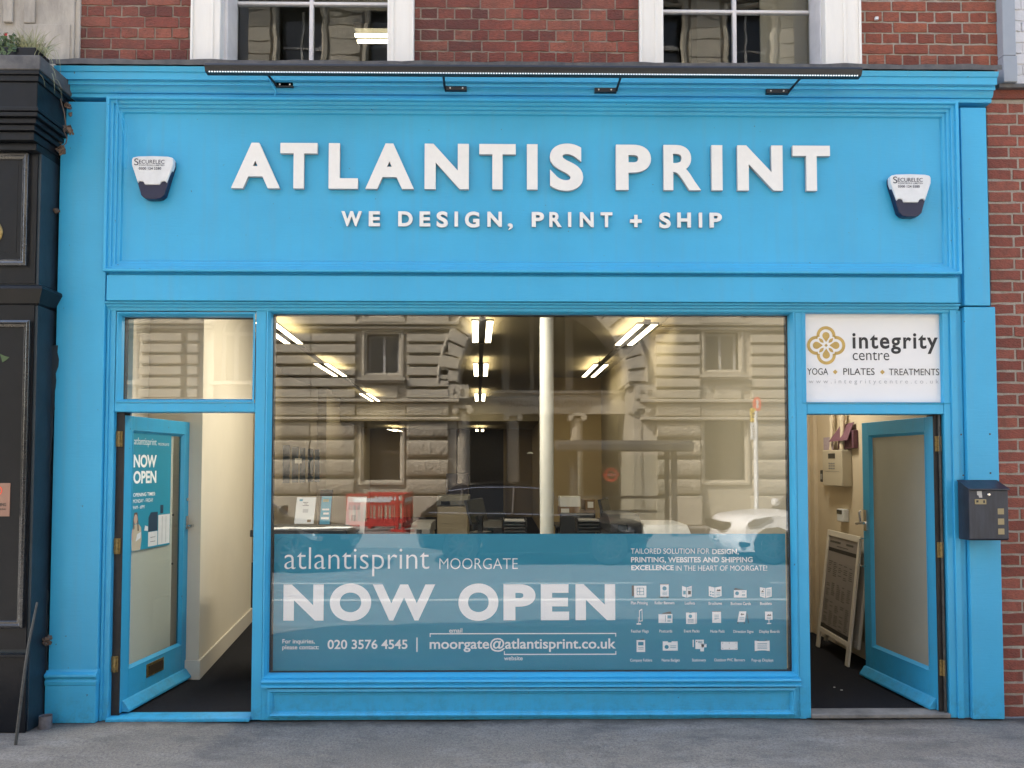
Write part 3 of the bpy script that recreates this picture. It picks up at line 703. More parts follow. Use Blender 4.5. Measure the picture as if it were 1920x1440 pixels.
mb.tube([(x - .01, -.10, PZ(150, -.1)), (x + .012, -.075, PZ(165, -.075)), (x + .03, -.07, PZ(174, -.07)), (x + .018, -.062, PZ(183, -.06))], .0045, 6)
tag(mb.build('cable', 'blue', None, smooth=True), 'short blue painted cable loop hanging under the leftmost light bracket', 'cable')
mb = MB(); x = PX(221, -.07, 250)
pts = [(PX(226, -.07, 181), -.064, PZ(181, -.06)), (PX(218, -.07, 184), -.068, PZ(186, -.06)), (PX(219, -.07, 200), -.07, PZ(200, -.06)), (PX(223, -.07, 213), -.07, PZ(213, -.06))]
mb.tube(pts + [(PX(221.5, -.07), -.07, PZ(260, -.07)), (PX(222, -.07), -.07, PZ(300, -.07)), (PX(223, -.07), -.07, PZ(318, -.07))], .0035, 6)
mb.tube([pts[-1], (PX(226, -.07), -.068, PZ(240, -.07)), (PX(223.5, -.07), -.07, PZ(262, -.07)), (PX(226, -.07), -.068, PZ(300, -.07)), (PX(224, -.07), -.07, PZ(320, -.07))], .003, 6)
tag(mb.build('cable', 'blue', None, smooth=True), 'thin blue painted looped cable hanging down the left end of the fascia frame', 'cable')

# ================================================================== YOGA SIGN OVER THE RIGHT DOOR
yg = .035
sg = thing('door_sign', 'white sign with gold knot emblem and black lettering above the right door', 'sign', (2.43, yg, 2.0))
gx0, gx1, gz0, gz1 = PX(1506, yg, 670), PX(1768, yg, 670), PZ(752.5, yg), PZ(587, yg)
MB().box(DR0 - .03, DR1 + .02, yg, yg + .012, gz0 - .002, TOPF).build('panel', 'panel_white', sg)
MB().frame(DR0 - .03, DR1 + .05, PZ(757, 0, 1640), TOPF - .008, [(0, -.002), (.008, -.006), (.012, .03)]).build('glazing_bead', 'blue', sf)
yt = yg - .0015
def gt(mb, sx, a, b, t, bt, off=0, sp=1.0): text(mb, sx, PX(a, yt, 650), PX(b, yt, 650), PZ(bt, yt, 1640), PZ(t, yt, 1640), yt, off, sp)
mb = MB(); gt(mb, 'integrity', 1598.5, 1758.5, 624.5, 663.5, .022, 1.16); gt(mb, 'centre', 1598.5, 1667, 659.5, 675.5, -.006)
gt(mb, 'YOGA', 1513, 1552, 690.5, 703, .0); gt(mb, 'PILATES', 1580.5, 1639, 690.5, 703, .0); gt(mb, 'TREATMENTS', 1666, 1760, 691, 703.5, .0)
mb.build('lettering', 'ink', sg)
mb = MB(); gt(mb, 'www.integritycentre.co.uk', 1515.5, 1759, 711, 721.5, -.002, 1.7); mb.build('lettering', 'ink_grey', sg)
cx, cz_ = PX(1549, yt, 648), PZ(647.5, yt, 1549); u = 1 / 288.0
mb = MB()
def ringseg(mb, c, r0, r1, a0, a1, y, n=18):
    for i in range(n):
        a, b = a0 + (a1 - a0) * i / n, a0 + (a1 - a0) * (i + 1) / n
        mb.flat([(c[0] + r0 * math.cos(a), c[1] + r0 * math.sin(a)), (c[0] + r1 * math.cos(a), c[1] + r1 * math.sin(a)), (c[0] + r1 * math.cos(b), c[1] + r1 * math.sin(b)), (c[0] + r0 * math.cos(b), c[1] + r0 * math.sin(b))], y)
for k in range(4):
    an = k * math.pi / 2; q = (cx + 18.5 * u * math.cos(an), cz_ + 18.5 * u * math.sin(an))
    ringseg(mb, q, 12.3 * u, 18.2 * u, an - R(100), an + R(100), yt)
    drop = [(q[0] + u * 7.0 * math.cos(an + b), q[1] + u * 7.0 * math.sin(an + b)) for b in [R(-125 + i * 250 / 14) for i in range(15)]]
    drop.append((q[0] - u * 12.3 * math.cos(an), q[1] - u * 12.3 * math.sin(an)))
    mb.flat(drop, yt)
    d = an + math.pi / 4; c2, s2_ = math.cos(d), math.sin(d)
    lens = []
    for i in range(9):
        tt = i / 8; lens.append((tt * 13 + 6.5, 3.0 * math.sin(math.pi * tt)))
    lens += [(a, -b) for a, b in lens[::-1][1:-1]]
    mb.flat([(cx + u * (a * c2 - b * s2_), cz_ + u * (a * s2_ + b * c2)) for a, b in lens], yt)
mb.flat([(cx + 3.4 * u, cz_), (cx, cz_ + 3.4 * u), (cx - 3.4 * u, cz_), (cx, cz_ - 3.4 * u)], yt)
for a in (1566, 1654.5):
    X, Z = PX(a, yt, 697), PZ(697.5, yt, 1640); mb.flat([(X + 4.6 * u, Z), (X, Z + 4.6 * u), (X - 4.6 * u, Z), (X, Z - 4.6 * u)], yt)
mb.build('emblem', 'gold', sg)

# ================================================================== TEAL WINDOW BANNER
yb = GY + .02
bn = thing('window_banner', 'wide teal vinyl banner with white lettering filling the lower display window', 'banner', (0, yb, .3))
def bx(p, y=1130): return PX(p, yb, y)
def bz(p): return PZ(p, yb)
MB().box(bx(513, 1130), bx(1474, 1130), yb, yb + .002, WZ0 + .004, bz(1001)).build('sheet', 'teal', bn)
yt2 = yb - .0015
def bt(mb, sx, a, b, t, bo, off=0, sp=1.0, y=None): text(mb, sx, bx(a), bx(b), bz(bo), bz(t), yt2, off, sp)
mb = MB()
bt(mb, 'atlantisprint', 532.5, 804.5, 1026, 1080, -.010); bt(mb, 'MOORGATE', 823.5, 971, 1046.5, 1067, -.010)
for k, (ch, a, b) in enumerate([('N', 531.5, 607), ('O', 618.5, 696), ('W', 699, 816), ('O', 859.5, 934.5), ('P', 944, 1004), ('E', 1014, 1067), ('N', 1079, 1153.5)]):
    t, bo = (1094, 1164) if ch == 'O' else (1095.5, 1163)
    bt(mb, ch, a, b, t, bo, .050 if ch != 'W' else .04)
bt(mb, 'For inquiries,', 530.5, 591, 1197.5, 1208, .012); bt(mb, 'please contact:', 530.5, 599, 1208.5, 1219, .012)
bt(mb, '020 3576 4545', 615, 764.5, 1198.5, 1216.5, .018)
bt(mb, 'moorgate@atlantisprint.co.uk', 806, 1154.5, 1196, 1222.5, .018)
bt(mb, 'email', 842.5, 867, 1177.5, 1186, .01); bt(mb, 'website', 945, 980, 1230, 1238, .01)
def ln(a, b, c, d): mb.box(bx(a), bx(b), yt2, yt2 + .0008, bz(c), bz(d))
ln(781, 783.5, 1195, 1222); ln(806, 1155, 1187, 1189); ln(806, 807.6, 1189, 1194); ln(1153.4, 1155, 1189, 1194)
ln(945, 1155, 1226, 1228); ln(945, 946.6, 1221, 1226); ln(1153.4, 1155, 1221, 1226)
bt(mb, 'TAILORED SOLUTION FOR', 1183.5, 1331, 1028.5, 1038.5, .0); bt(mb, 'DESIGN,', 1336, 1386, 1029.5, 1041, .026)
bt(mb, 'PRINTING, WEBSITES AND SHIPPING', 1183.5, 1412, 1044.5, 1056.5, .026)
bt(mb, 'EXCELLENCE', 1184, 1263.5, 1060, 1069.5, .026); bt(mb, 'IN THE HEART OF MOORGATE!', 1267.5, 1439, 1060.5, 1070.5, .0)
mb.build('lettering', 'vinyl_white', bn)
caps = [('Plan Printing', 1183, 1214.5, 1129), ('Roller Banners', 1227.5, 1264.5, 1129), ('Leaflets', 1284, 1303, 1129.5), ('Brochures', 1328.5, 1353.5, 1130), ('Business Cards', 1370, 1407.5, 1130.5), ('Booklets', 1425, 1447, 1130.5),
        ('Feather Flags', 1183, 1216, 1182), ('Postcards', 1236, 1260, 1182), ('Event Packs', 1282, 1311, 1182), ('Note Pads', 1331.5, 1358, 1182.5), ('Direction Signs', 1374.5, 1412, 1183), ('Display Boards', 1423, 1461, 1183),
        ('Company Folders', 1181, 1222, 1236.5), ('Name Badges', 1240, 1273.5, 1236.5), ('Stationery', 1296.5, 1322.5, 1236.5), ('Outdoor PVC Banners', 1338, 1395.5, 1236.5), ('Pop-up Displays', 1408, 1448.5, 1237)]
mb = MB()
for sx, a, b, yc in caps: bt(mb, sx, a, b, yc - 1, yc + (6.2 if any(q in sx for q in 'gpy') else 4.5), .012)
mb.build('captions', 'vinyl_white', bn)
def icon(white, dark=(), teal=(), dk='ink'):
    m1 = MB()
    for p in white: m1.flat([(bx(x), bz(y)) for x, y in p], yt2)
    o = m1.build('icon', 'vinyl_white', bn)
    for lst, mm, dy in ((dark, dk, .0006), (teal, 'teal', .0009)):
        if lst:
            m2 = MB()
            for p in lst: m2.flat([(bx(x), bz(y)) for x, y in p], yt2 - dy)
            m2.build('icon_detail', mm, o)
def rc(x0, y0, x1, y1): return [(x0, y0), (x1, y0), (x1, y1), (x0, y1)]
def lines(x0, x1, ys): return [rc(x0, y, x1, y + .9) for y in ys]
def disc(x, y, r): return [(x + r * math.cos(i * math.pi / 8), y + r * math.sin(i * math.pi / 8)) for i in range(16)]
icon([rc(1189, 1098.5, 1212, 1120.5)], [rc(1184.5, 1098, 1189, 1118)], lines(1194, 1207, (1102.5, 1109, 1115)) + [rc(1194, 1102.5, 1195, 1116), rc(1206.5, 1102.5, 1207.5, 1116), rc(1199, 1102, 1200, 1116)])
icon([rc(1238, 1096, 1254, 1119)], [rc(1236.5, 1095, 1255, 1096), rc(1236, 1119, 1255, 1120.5), rc(1240, 1120.5, 1242, 1122), rc(1250, 1120.5, 1252, 1122)], [disc(1246, 1103.5, 4)] + lines(1242, 1251, (1110, 1112.5, 1115)))
icon([[(1279, 1099), (1287, 1101.5), (1287, 1121), (1279, 1118.5)], [(1288, 1101.5), (1297, 1099), (1297, 1118.5), (1288, 1121)]], [rc(1290, 1108, 1295.5, 1115)], [rc(1281, 1108, 1286, 1115)] + lines(1289.5, 1296, (1102.5, 1104.5)))
icon([[(1329, 1099.5), (1340, 1102), (1340, 1121), (1329, 1118)], [(1341, 1102), (1353, 1099.5), (1353, 1118), (1341, 1121)]], [[(1343, 1109), (1346, 1105), (1348, 1107), (1350, 1104.5), (1351.5, 1109)]], [disc(1332.5, 1110, 1.4), disc(1336.8, 1111, 1.4), disc(1332.5, 1115, 1.4), disc(1336.8, 1116, 1.4)] + lines(1343, 1351, (1111.5, 1114, 1116)))
icon([rc(1376, 1107, 1400, 1121)], [[(1378, 1103), (1396, 1106.3), (1376, 1106.3)]], [disc(1382, 1113, 3.6)] + lines(1391, 1397, (1110, 1115, 1117)))
icon([[(1425, 1101.5), (1435, 1103.5), (1435, 1122), (1425, 1119)], [(1436, 1103.5), (1447, 1101.5), (1447, 1119), (1436, 1122)]], [[(1427, 1111), (1430, 1107), (1433, 1111)], disc(1432, 1105.5, .9)], lines(1437.5, 1445, (1106, 1108.5, 1111, 1113.5, 1116)) + lines(1427, 1433, (1113, 1116)))
icon([[(1198, 1145), (1204, 1141.5), (1204.5, 1165), (1198, 1166)], [(1193, 1169), (1201, 1168.5), (1202, 1171.5), (1193.5, 1171.5)], rc(1196.3, 1158, 1197, 1169)], (), [[(1199.3, 1146.5), (1203, 1144), (1203.3, 1163.6), (1199.3, 1164.4)]])
icon([rc(1234.5, 1152, 1260.5, 1168.5)], [[(1243, 1149.5), (1257, 1147), (1259, 1151.4), (1240, 1151.4)]], [rc(1247, 1154, 1247.9, 1166), rc(1251, 1154, 1258.5, 1160)] + lines(1251, 1257, (1163, 1165)))
icon([rc(1286, 1149, 1304, 1170.5), rc(1304.6, 1149, 1306.2, 1169.5)], (), [disc(1294, 1156, 3.4), rc(1292, 1145.5, 1296.5, 1150)] + lines(1289, 1300, (1161.5, 1164, 1166.5)))
icon([rc(1335, 1147.5, 1351.5, 1168.5)], [rc(1335, 1146.6, 1352, 1147.4)], lines(1339, 1347.5, (1153.5, 1156.5, 1159.5)) + [rc(1339, 1161.5, 1343, 1162.2)])
icon([[(1386, 1147), (1399, 1147), (1396, 1167), (1382, 1167)]], [rc(1382, 1167.5, 1384, 1170), rc(1394, 1167.5, 1396, 1170), [(1388, 1152.5), (1391, 1150), (1391, 1151.6), (1395, 1151.6), (1395, 1153.4), (1391, 1153.4), (1391, 1155)], [(1399.4, 1150), (1400.4, 1150), (1403.6, 1169), (1402.2, 1169)]], lines(1386, 1395, (1158, 1161)))
icon([rc(1434, 1147.5, 1448, 1163), rc(1440.5, 1163, 1442, 1169), [(1437, 1169), (1446, 1169), (1444.5, 1171), (1438, 1171)]], [[(1437, 1155.5), (1440, 1152), (1442, 1154), (1443.5, 1151.5), (1446, 1155.5)]], lines(1437, 1445, (1157.5, 1160)))
icon([rc(1193, 1200.5, 1209, 1223)], [[(1195, 1199.5), (1207, 1197.8), (1207, 1200)]], [rc(1196, 1204, 1206, 1210.5)] + lines(1196, 1206, (1214, 1217)))
icon([rc(1242, 1203, 1270, 1220.5)], (), [disc(1249.3, 1213.5, 3.8), rc(1252, 1197.5, 1258.5, 1205)] + lines(1256, 1267, (1211, 1214)))
icon([rc(1303, 1200, 1319, 1222), rc(1298, 1200, 1300, 1214), rc(1314.5, 1208, 1324, 1214.5)], [disc(1305.5, 1203.5, 1.1)], [rc(1295, 1217.5, 1312, 1224)] + lines(1308, 1316, (1203, 1205)))
icon([rc(1351, 1204, 1382, 1219)], [disc(1354, 1206.5, .7), disc(1366.5, 1206.5, .7), disc(1379, 1206.5, .7), disc(1354, 1216.5, .7), disc(1366.5, 1216.5, .7), disc(1379, 1216.5, .7), [(1344, 1201), (1351, 1204.2), (1350.6, 1204.9)], [(1389, 1201), (1382, 1204.2), (1382.4, 1204.9)], [(1344, 1222), (1351, 1218.6), (1350.6, 1218)], [(1389, 1222), (1382, 1218.6), (1382.4, 1218)]])
icon([[(1414, 1202), (1423, 1203), (1433, 1203), (1442, 1202), (1442, 1222), (1433, 1220.5), (1423, 1220.5), (1414, 1222)]], [rc(1419, 1200.3, 1421.5, 1202), rc(1434, 1200.3, 1436.5, 1202), rc(1415, 1222.3, 1417, 1223.6), rc(1439, 1222.3, 1441, 1223.6)], lines(1419, 1437, (1207, 1210, 1213.5, 1216)))

# ================================================================== MAILBOX
mx = thing('mailbox', 'dark navy steel mailbox with three amber slots on the right pilaster', 'mailbox', (3.14, -.05, 1.1))
y0m = -.15
mx0, mx1 = PX(1817, y0m, 950), PX(1890.5, y0m, 950); mz0, mz1 = PZ(1014, y0m), PZ(917.5, y0m)
mz2 = PZ(900, -.04)
k = MB(); pf = [(y0m, mz0 + .01), (y0m + .01, mz0), (-.032, mz0), (-.032, mz2 - .008), (y0m, mz1 - .006)]
k.xprof(pf, mx0, mx1); k.build('body', 'mail_blue', mx, bevel=.003)
MB().xprof([(y0m - .012, mz1 - .004), (y0m - .012, mz1 + .004), (-.033, mz2 + .002), (-.033, mz2 - .006), (y0m - .006, mz1 - .006)], mx0 - .006, mx1 + .006).build('lid', 'mail_blue', mx, bevel=.0015)
def mxx(p): return PX(p, y0m, 950)
def mzz(p): return PZ(p, y0m)
MB().box(mxx(1827.5), mxx(1849), y0m - .004, y0m - .0005, mzz(945.5), mzz(936)).build('name_plate', 'amber', mx, bevel=.001)
MB().box(mxx(1830), mxx(1834), y0m - .0052, y0m - .0042, mzz(942), mzz(938)).box(mxx(1843), mxx(1846), y0m - .0052, y0m - .0042, mzz(943), mzz(938)).build('name_plate_mark', 'ink', mx)
MB().lathe([(0, -.008), (.008, -.008), (.011, -.003), (.012, 0)], (mxx(1854), y0m - .0005, mzz(927)), 16, 'y').build('lock', 'chrome', mx)
MB().flat([(mxx(1832), mzz(921)), (mxx(1841), mzz(920.5)), (mxx(1842), mzz(933)), (mxx(1836), mzz(933)), (mxx(1835), mzz(929)), (mxx(1832.5), mzz(928))], y0m - .0012).build('bare_patch', 'scratch', mx)
for a, b in ((953.5, 964.5), (972.5, 984), (991.5, 1002.5)):
    MB().box(mxx(1870.5), mxx(1882), y0m - .0015, y0m + .0, mzz(b), mzz(a)).build('slot_window', 'amber', mx)
mb = MB()
for a, b in ((1806, 891), (1857, 886.5), (1802, 814), (1856, 813)):
    mb.lathe([(0, -.004), (.005, -.003), (.006, 0)], (PX(a, -.03, b), -.0305, PZ(b, -.03)), 10, 'y')
mb.build('screw', 'rod', sf)

# ================================================================== BRICK STOREY ABOVE THE SHOP
ub = thing('brick_building', 'dark red brick upper storey with two white sash windows above the shopfront', 'building', (0, .2, 4.1))
BZ0, BZ1 = ct + .03, 6.2
WIN = [(PX(360, -.0, 60), PX(415, .0, 60), PX(727, 0, 60), PX(776.5, .0, 60), PX(440, .24, 60), PX(583.5, .24, 60), 8.5),
       (PX(1198.5, -.0, 60), PX(1243, .0, 60), PX(1545.5, 0, 60), PX(1612, .0, 60), PX(1523, .24, 60), PX(1377.5, .24, 60), 18)]
segs = [(PX(146, 0, 60), WIN[0][0], 1, 'brick_a', 'mortar_dark'), (WIN[0][3], WIN[1][0], 2, 'brick_a', 'mortar_dark'), (WIN[1][3], PX(1880, 0, 60), 3, 'brick_b', 'mortar')]
for x0, x1, sd, bm_, mo in segs:
    MB().box(x0, x1, .014, .30, BZ0, BZ1).build('wall', mo, ub)
    bricks_obj('brickwork', x0 + .004, x1 - .004, BZ0 + .001, 6.18, .012, bm_, mo, ub, bond='english', seed=sd, bw=.225 if sd != 3 else .235, bh=.0735, j=.0125 if sd == 3 else .0095, depth=.003, rough=.004 if sd != 3 else .003)
MB().box(WIN[0][0], WIN[1][3], .014, .30, 5.6, BZ1).build('wall', 'mortar_dark', ub)
for w_ in WIN: bricks_obj('brickwork', w_[0] + .003, w_[3] - .003, 5.603, 6.18, .012, 'brick_a', 'mortar_dark', ub, seed=7, bh=.0735, depth=.003)
for i, (a, b, c, d, s, mcx, barpy) in enumerate(WIN):
    sx0 = PX(440 if i == 0 else 1243, .24, 60); sx1 = PX(727.5 if i == 0 else 1523, .24, 60)
    if i == 0: sx1 = c + .02
    else: sx0 = b - .02
    L, Rr = sx0 - .0, sx1 + .0
    o = MB().frame(L - .03, Rr + .03, BZ0 - .02, 5.62, [(0, .28), (0, .235), (.034, .235), (.040, .25), (.040, .28)]).build('window', 'white_frame', ub, bevel=.003, seg=1)
    o['label'] = 'left sash window with a lit strip lamp inside' if i == 0 else 'right sash window reflecting the building opposite'
    for u0, u1, sg in ((a, b, 1), (c, d, -1)):
        cs = MB().box(u0, u1, -.02, .05, BZ0, 5.6).build('casing', 'white_paint', o, bevel=.006)
        for q0, q1, yy in ((.0, .016, -.030), (.10 if i else .13, .12 if i else .15, -.026)):
            e0 = u0 + q0 if sg > 0 else u1 - q1
            e1 = e0 + (q1 - q0)
            if e0 > u0 - .001 and e1 < u1 + .001: MB().box(e0, e1, yy, -.0205, BZ0, 5.59).build('casing_bead', 'white_paint', o, bevel=.004)
    MB().box(b - .012, sx0 + .02 if sx0 > b else b + .005, .0502, .234, BZ0, 5.6).build('reveal', 'white_frame', o, bevel=.004)
    MB().box(sx1 if sx1 < c else c - .005, c + .012, .0502, .234, BZ0, 5.6).build('reveal', 'white_frame', o, bevel=.004)
    zb_ = PZ(barpy, .24)
    mm = MB().box(mcx - .014, mcx + .014, .238, .275, BZ0, 5.6)
    for kx in (0, 1, 2): mm.box(L, Rr, .240, .273, zb_ - .011 + kx * .43, zb_ + .011 + kx * .43)
    mm.build('glazing_bar', 'white_frame', o, bevel=.005)
    MB().box(L, Rr, .256, .260, BZ0, 5.6).build('pane', 'glass_old', o)
# the room behind the upper windows
rm = MB().box(-3, 3.2, .30, .31, BZ0 - .05, BZ0 + .01).box(-3.2, 3.4, 4.0, 4.1, 3.9, 6.3).box(-3.3, -3.2, .3, 4.1, 3.9, 6.3).box(3.3, 3.4, .3, 4.1, 3.9, 6.3).box(-3.3, 3.4, .3, 4.1, 5.9, 6.0).box(-3.3, 3.4, .3, 4.1, 4.0, 4.06)
rm.build('upper_room', 'grey_room' if 'grey_room' in M else 'brown_wall', ub)
for x0, x1, yy in ((1.9, 2.5, .55),):
    MB().box(x0, x1, yy, yy + .02, 4.2, 5.5).build('blind', 'beige_plastic', ub)
MB().box(1.7, 1.9, 1.6, 1.8, 4.1, 5.9).build('blind', 'grey_plastic', ub)
ul = thing('ceiling_light', 'lit twin strip lamp seen inside the upper left window', 'ceiling light', (-1.2, 2.4, 5.5), 0)
yy = 2.2; a, b = PX(665, yy, 70), PX(790, yy, 70)
MB().box(a, b, yy - .03, yy + .25, PZ(60, yy) + .01, PZ(60, yy) + .06).build('housing', 'lamp_body', ul)
MB().box(a, b, yy, yy + .035, PZ(64.5, yy) - .02, PZ(64.5, yy)).build('tube', 'lamp', ul); MB().box(a, b, yy + .12, yy + .155, PZ(66.5, yy), PZ(66.5, yy) + .02).build('tube', 'lamp', ul)

# small white sticker on the bricks at the upper right
s = MB().box(PX(1641, -.004, 29), PX(1647, -.004, 29), -.006, .012, PZ(32, 0), PZ(27, 0)); tag(s.build('wall_tag', 'plastic_white'), 'tiny white square tag fixed to the red bricks beside the right sash window', 'tag')

# ================================================================== RIGHT NEIGHBOUR: plum brick pier, grey downpipe, painted brick
nb = thing('brick_pier', 'plum red brick wall of the neighbouring house at the right edge', 'wall', (3.5, .1, 0))
xq = XR1 + .004
MB().box(xq, 5.6, .022, .35, 0, PZ(158, .0)).build('wall', 'mortar', nb)
bricks_obj('brickwork', xq + .002, 5.5, .002, PZ(162, 0) - .07, .020, 'brick_c', 'mortar', nb, bond='flemish', seed=9, bh=.0752, j=.0145, bw=.225, depth=.003, rough=.003)
bricks_obj('brickwork', xq + .002, 5.5, PZ(160, 0) - .066, PZ(158, 0), .006, 'brick_b', 'mortar', nb, bond='english', seed=11, bh=.08, j=.012, bw=.4, depth=.017)
MB().box(PX(1868, 0, 155), 5.6, -.03, .35, PZ(158, -.03), PZ(150, -.03)).build('coping', 'lead', nb, bevel=.004)
dp = thing('downpipe', 'square pale grey downpipe beside the white painted bricks at the top right corner', 'downpipe', (3.25, 0, 4.1))
MB().box(PX(1881, -.05, 80), PX(1905, -.05, 80), -.05, .02, PZ(98, -.05) + .003, 5.2).build('pipe', 'pipe_grey', dp, bevel=.004)
MB().box(PX(1881, -.05, 80) - .002, PX(1905.5, -.05, 80) + .003, -.052, .02, PZ(150, -.03) + .0, PZ(98, -.05)).build('pipe', 'pipe_grey', dp, bevel=.004)
pb = thing('painted_wall', 'white painted brick wall beyond the grey downpipe', 'wall', (3.4, 0, 4.2))
MB().box(PX(1905, 0, 80), 5.6, .014, .3, PZ(150, -.03) + .002, 6.2).build('wall', 'brick_white', pb)
bricks_obj('brickwork', PX(1905, 0, 80), 5.5, PZ(150, -.03) + .003, 6.18, .010, 'brick_white', 'brick_white', pb, seed=5, bh=.0745, j=.010, depth=.005)

# ================================================================== LEFT NEIGHBOUR: black shopfront with stone pilaster above
bs = thing('black_shopfront', 'glossy black panelled shopfront projecting at the left edge', 'shopfront', (-3.4, -.2, 0))
BX = -2.905; BF = -.20; BL = -5.6
top_c = PZ(270, -.2)
MB().box(BL, BX, BF, .25, 0, top_c).build('frame', 'black_side', bs, bevel=.004)
# front boards and moulded panels
fr = PX(66, BF, 600)
MB().box(BL, BX - .018, BF - .008, BF, 0.50, PZ(575, BF) - .0).build('board', 'black_paint', bs)
MB().box(BL, BX - .018, BF - .008, BF, PZ(535, BF), top_c - .003).build('board', 'black_paint', bs)
MB().box(BL, BX - .004, BF - .020, BF, 0.0, .455).box(BL, BX - .0, BF - .034, BF, .455, .475).build('plinth', 'black_paint', bs, bevel=.003)
def panel(xr, ztop, zbot, name='panel_moulding'):
    mo = [(0, BF - .008), (0, BF - .03), (.016, BF - .036), (.026, BF - .022), (.040, BF - .020), (.050, BF - .002), (.062, BF + .0), (.074, BF + .012)]
    MB().frame(-4.6, xr, zbot, ztop, mo).build(name, 'black_gloss', bs, bevel=.0015, seg=1)
panel(PX(56, BF, 400), PZ(293, BF), PZ(503, BF)); panel(PX(54, BF, 900), PZ(604, BF), PZ(1175, BF))
MB().box(-4.55, PX(34, BF, 400), BF - .0095, BF - .008, PZ(478, BF), PZ(312, BF)).build('panel', 'black_paint', bs)
# mid cornice
def ring_moulding(prof, x1, name='string_course', m='black_paint'):
    """profile (out, z) wrapped round the front and the right side"""
    mb = MB(); k = 0
    for o_, z in prof:
        mb.v += [(BL, BF - o_, z), (x1 + o_, BF - o_, z), (x1 + o_, .2, z)]
    for i in range(len(prof) - 1):
        for c_ in (0, 1):
            a = i * 3 + c_; mb.f.append((a, a + 1, a + 4, a + 3))
    return mb.build(name, m, bs)
zt = PZ(536, BF - .03); zb2 = PZ(575, BF - .01)
hh = zt - zb2
ring_moulding([(0, zt), (.02, zt), (.052, zt - .12 * hh), (.056, zt - .25 * hh), (.046, zt - .4 * hh), (.03, zt - .65 * hh), (.014, zt - .9 * hh), (0, zb2)], BX)
# projecting entablature
EX = BX + .055
def block(y, z0, z1, ex, m='black_paint', nm='entablature', bev=.004): return MB().box(BL, EX + ex, BF - .15 + y, .22, z0, z1).build(nm, m, bs, bevel=bev)
e = lambda p: PZ(p, BF - .17)
block(0, e(205), e(156), 0, 'black_paint')
for i, (p0, p1, out) in enumerate([(212, 205, .018), (221, 213, .010), (231, 222, -.012), (242, 232, -.03), (258, 243, -.05), (272, 259, -.09)]):
    MB().box(BL, BX + (.055 + out if out > -.05 else .02 + out * .2), BF - .15 - out, .22, e(p0), e(p1)).build('entablature', 'black_paint', bs, bevel=.003)
block(-.012, e(156), e(145), .012); block(-.024, e(145), e(137), .022)
MB().xprof([(BF - .18, e(137)), (BF - .18, e(110)), (.2, e(110)), (.2, e(137))], BL, EX + .03).build('planter_shelf', 'lead', bs, bevel=.006)
# crumbling edge between the two shopfronts
mb = MB(); rr2 = random.Random(5)
for (px_, py_, w_, h_) in ((118, 172, .05, .05), (126, 205, .03, .06), (126, 243, .02, .03), (112, 280, .035, .03), (108, 262, .02, .03), (104, 393, .02, .016), (101, 560, .012, .01), (88, 1197, .03, .018), (88, 1206, .02, .012)):
    for q in range(9):
        a = rr2.uniform(-1, 1) * w_ * .5; b_ = rr2.uniform(-1, 1) * h_ * .5; r_ = rr2.uniform(.006, .014)
        X, Z = P(px_, py_, -.06); T = Matrix.Translation((X + a, -.05 + rr2.uniform(-.03, .02), Z + b_)) @ Matrix.Rotation(rr2.uniform(0, 3), 4, Vector((rr2.random(), rr2.random(), rr2.random())).normalized())
        mb.box(-r_, r_, -r_, r_, -r_ * .6, r_ * .6, T)
mb.build('crumbled_mortar', 'leaf_brown', bs)
# ragged strip where the dark paint meets the blue
mb = MB(); n = 46; L_ = []; Rg = []
for i in range(n + 1):
    z = .30 + (2.40 - .30) * i / n; py_ = 872 - (z - 1.63) * 290
    base = {0: 89}.get(0)
    px_ = 90 if py_ > 1090 else (88 if py_ > 900 else 93 + (900 - py_) * .065 if py_ > 642 else 104)
    if py_ < 700 and py_ > 640: px_ = 109
    Rg.append((PX(px_ + 1.5 * math.sin(i * 1.9) + rr2.uniform(-.8, .8), -.037, py_), z))
mb.v = [(BX - .002, -.037, z) for _, z in Rg] + [(x, -.0375, z) for x, z in Rg]
for i in range(n): mb.f.append((i, i + 1, i + n + 2, i + n + 1))
mb.build('paint_edge', 'black_side', bs)
MB().lathe([(0, -.012), (.07, -.010), (.080, -.004), (.082, 0)], (PX(-17, BF, 440), BF - .012, PZ(440, BF)), 28, 'y').build('gilt_disc', 'brass', bs, smooth=True)
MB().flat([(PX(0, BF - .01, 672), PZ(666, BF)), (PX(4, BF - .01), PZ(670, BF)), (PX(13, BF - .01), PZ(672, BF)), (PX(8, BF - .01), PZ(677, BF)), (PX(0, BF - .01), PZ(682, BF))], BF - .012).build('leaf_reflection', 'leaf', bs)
pl = thing('wall_plaque', 'small copper coloured plaque with a red ring on the black shopfront', 'plaque', (PX(0, BF), BF, 1.5))
yq = BF - .012
a, b, z1_, z0_ = PX(-22, yq, 937), PX(18.5, yq, 937), PZ(906, yq), PZ(968, yq)
MB().box(a, b, yq, BF - .002, z0_, z1_).build('plate', 'copper', pl, bevel=.001)
mb = MB(); ringseg(mb, (PX(-3, yq), PZ(920, yq)), .022, .029, 0, 6.283, yq - .001, 24); mb.build('ring', 'red_dark', pl)
mb = MB(); text(mb, 'WARNING', PX(-16, yq), PX(13.5, yq), PZ(949, yq), PZ(943, yq), yq - .001, .02); text(mb, 'NO SMOKING', PX(-16, yq), PX(13.5, yq), PZ(956, yq), PZ(953, yq), yq - .001, .01); mb.build('lettering', 'ink', pl)

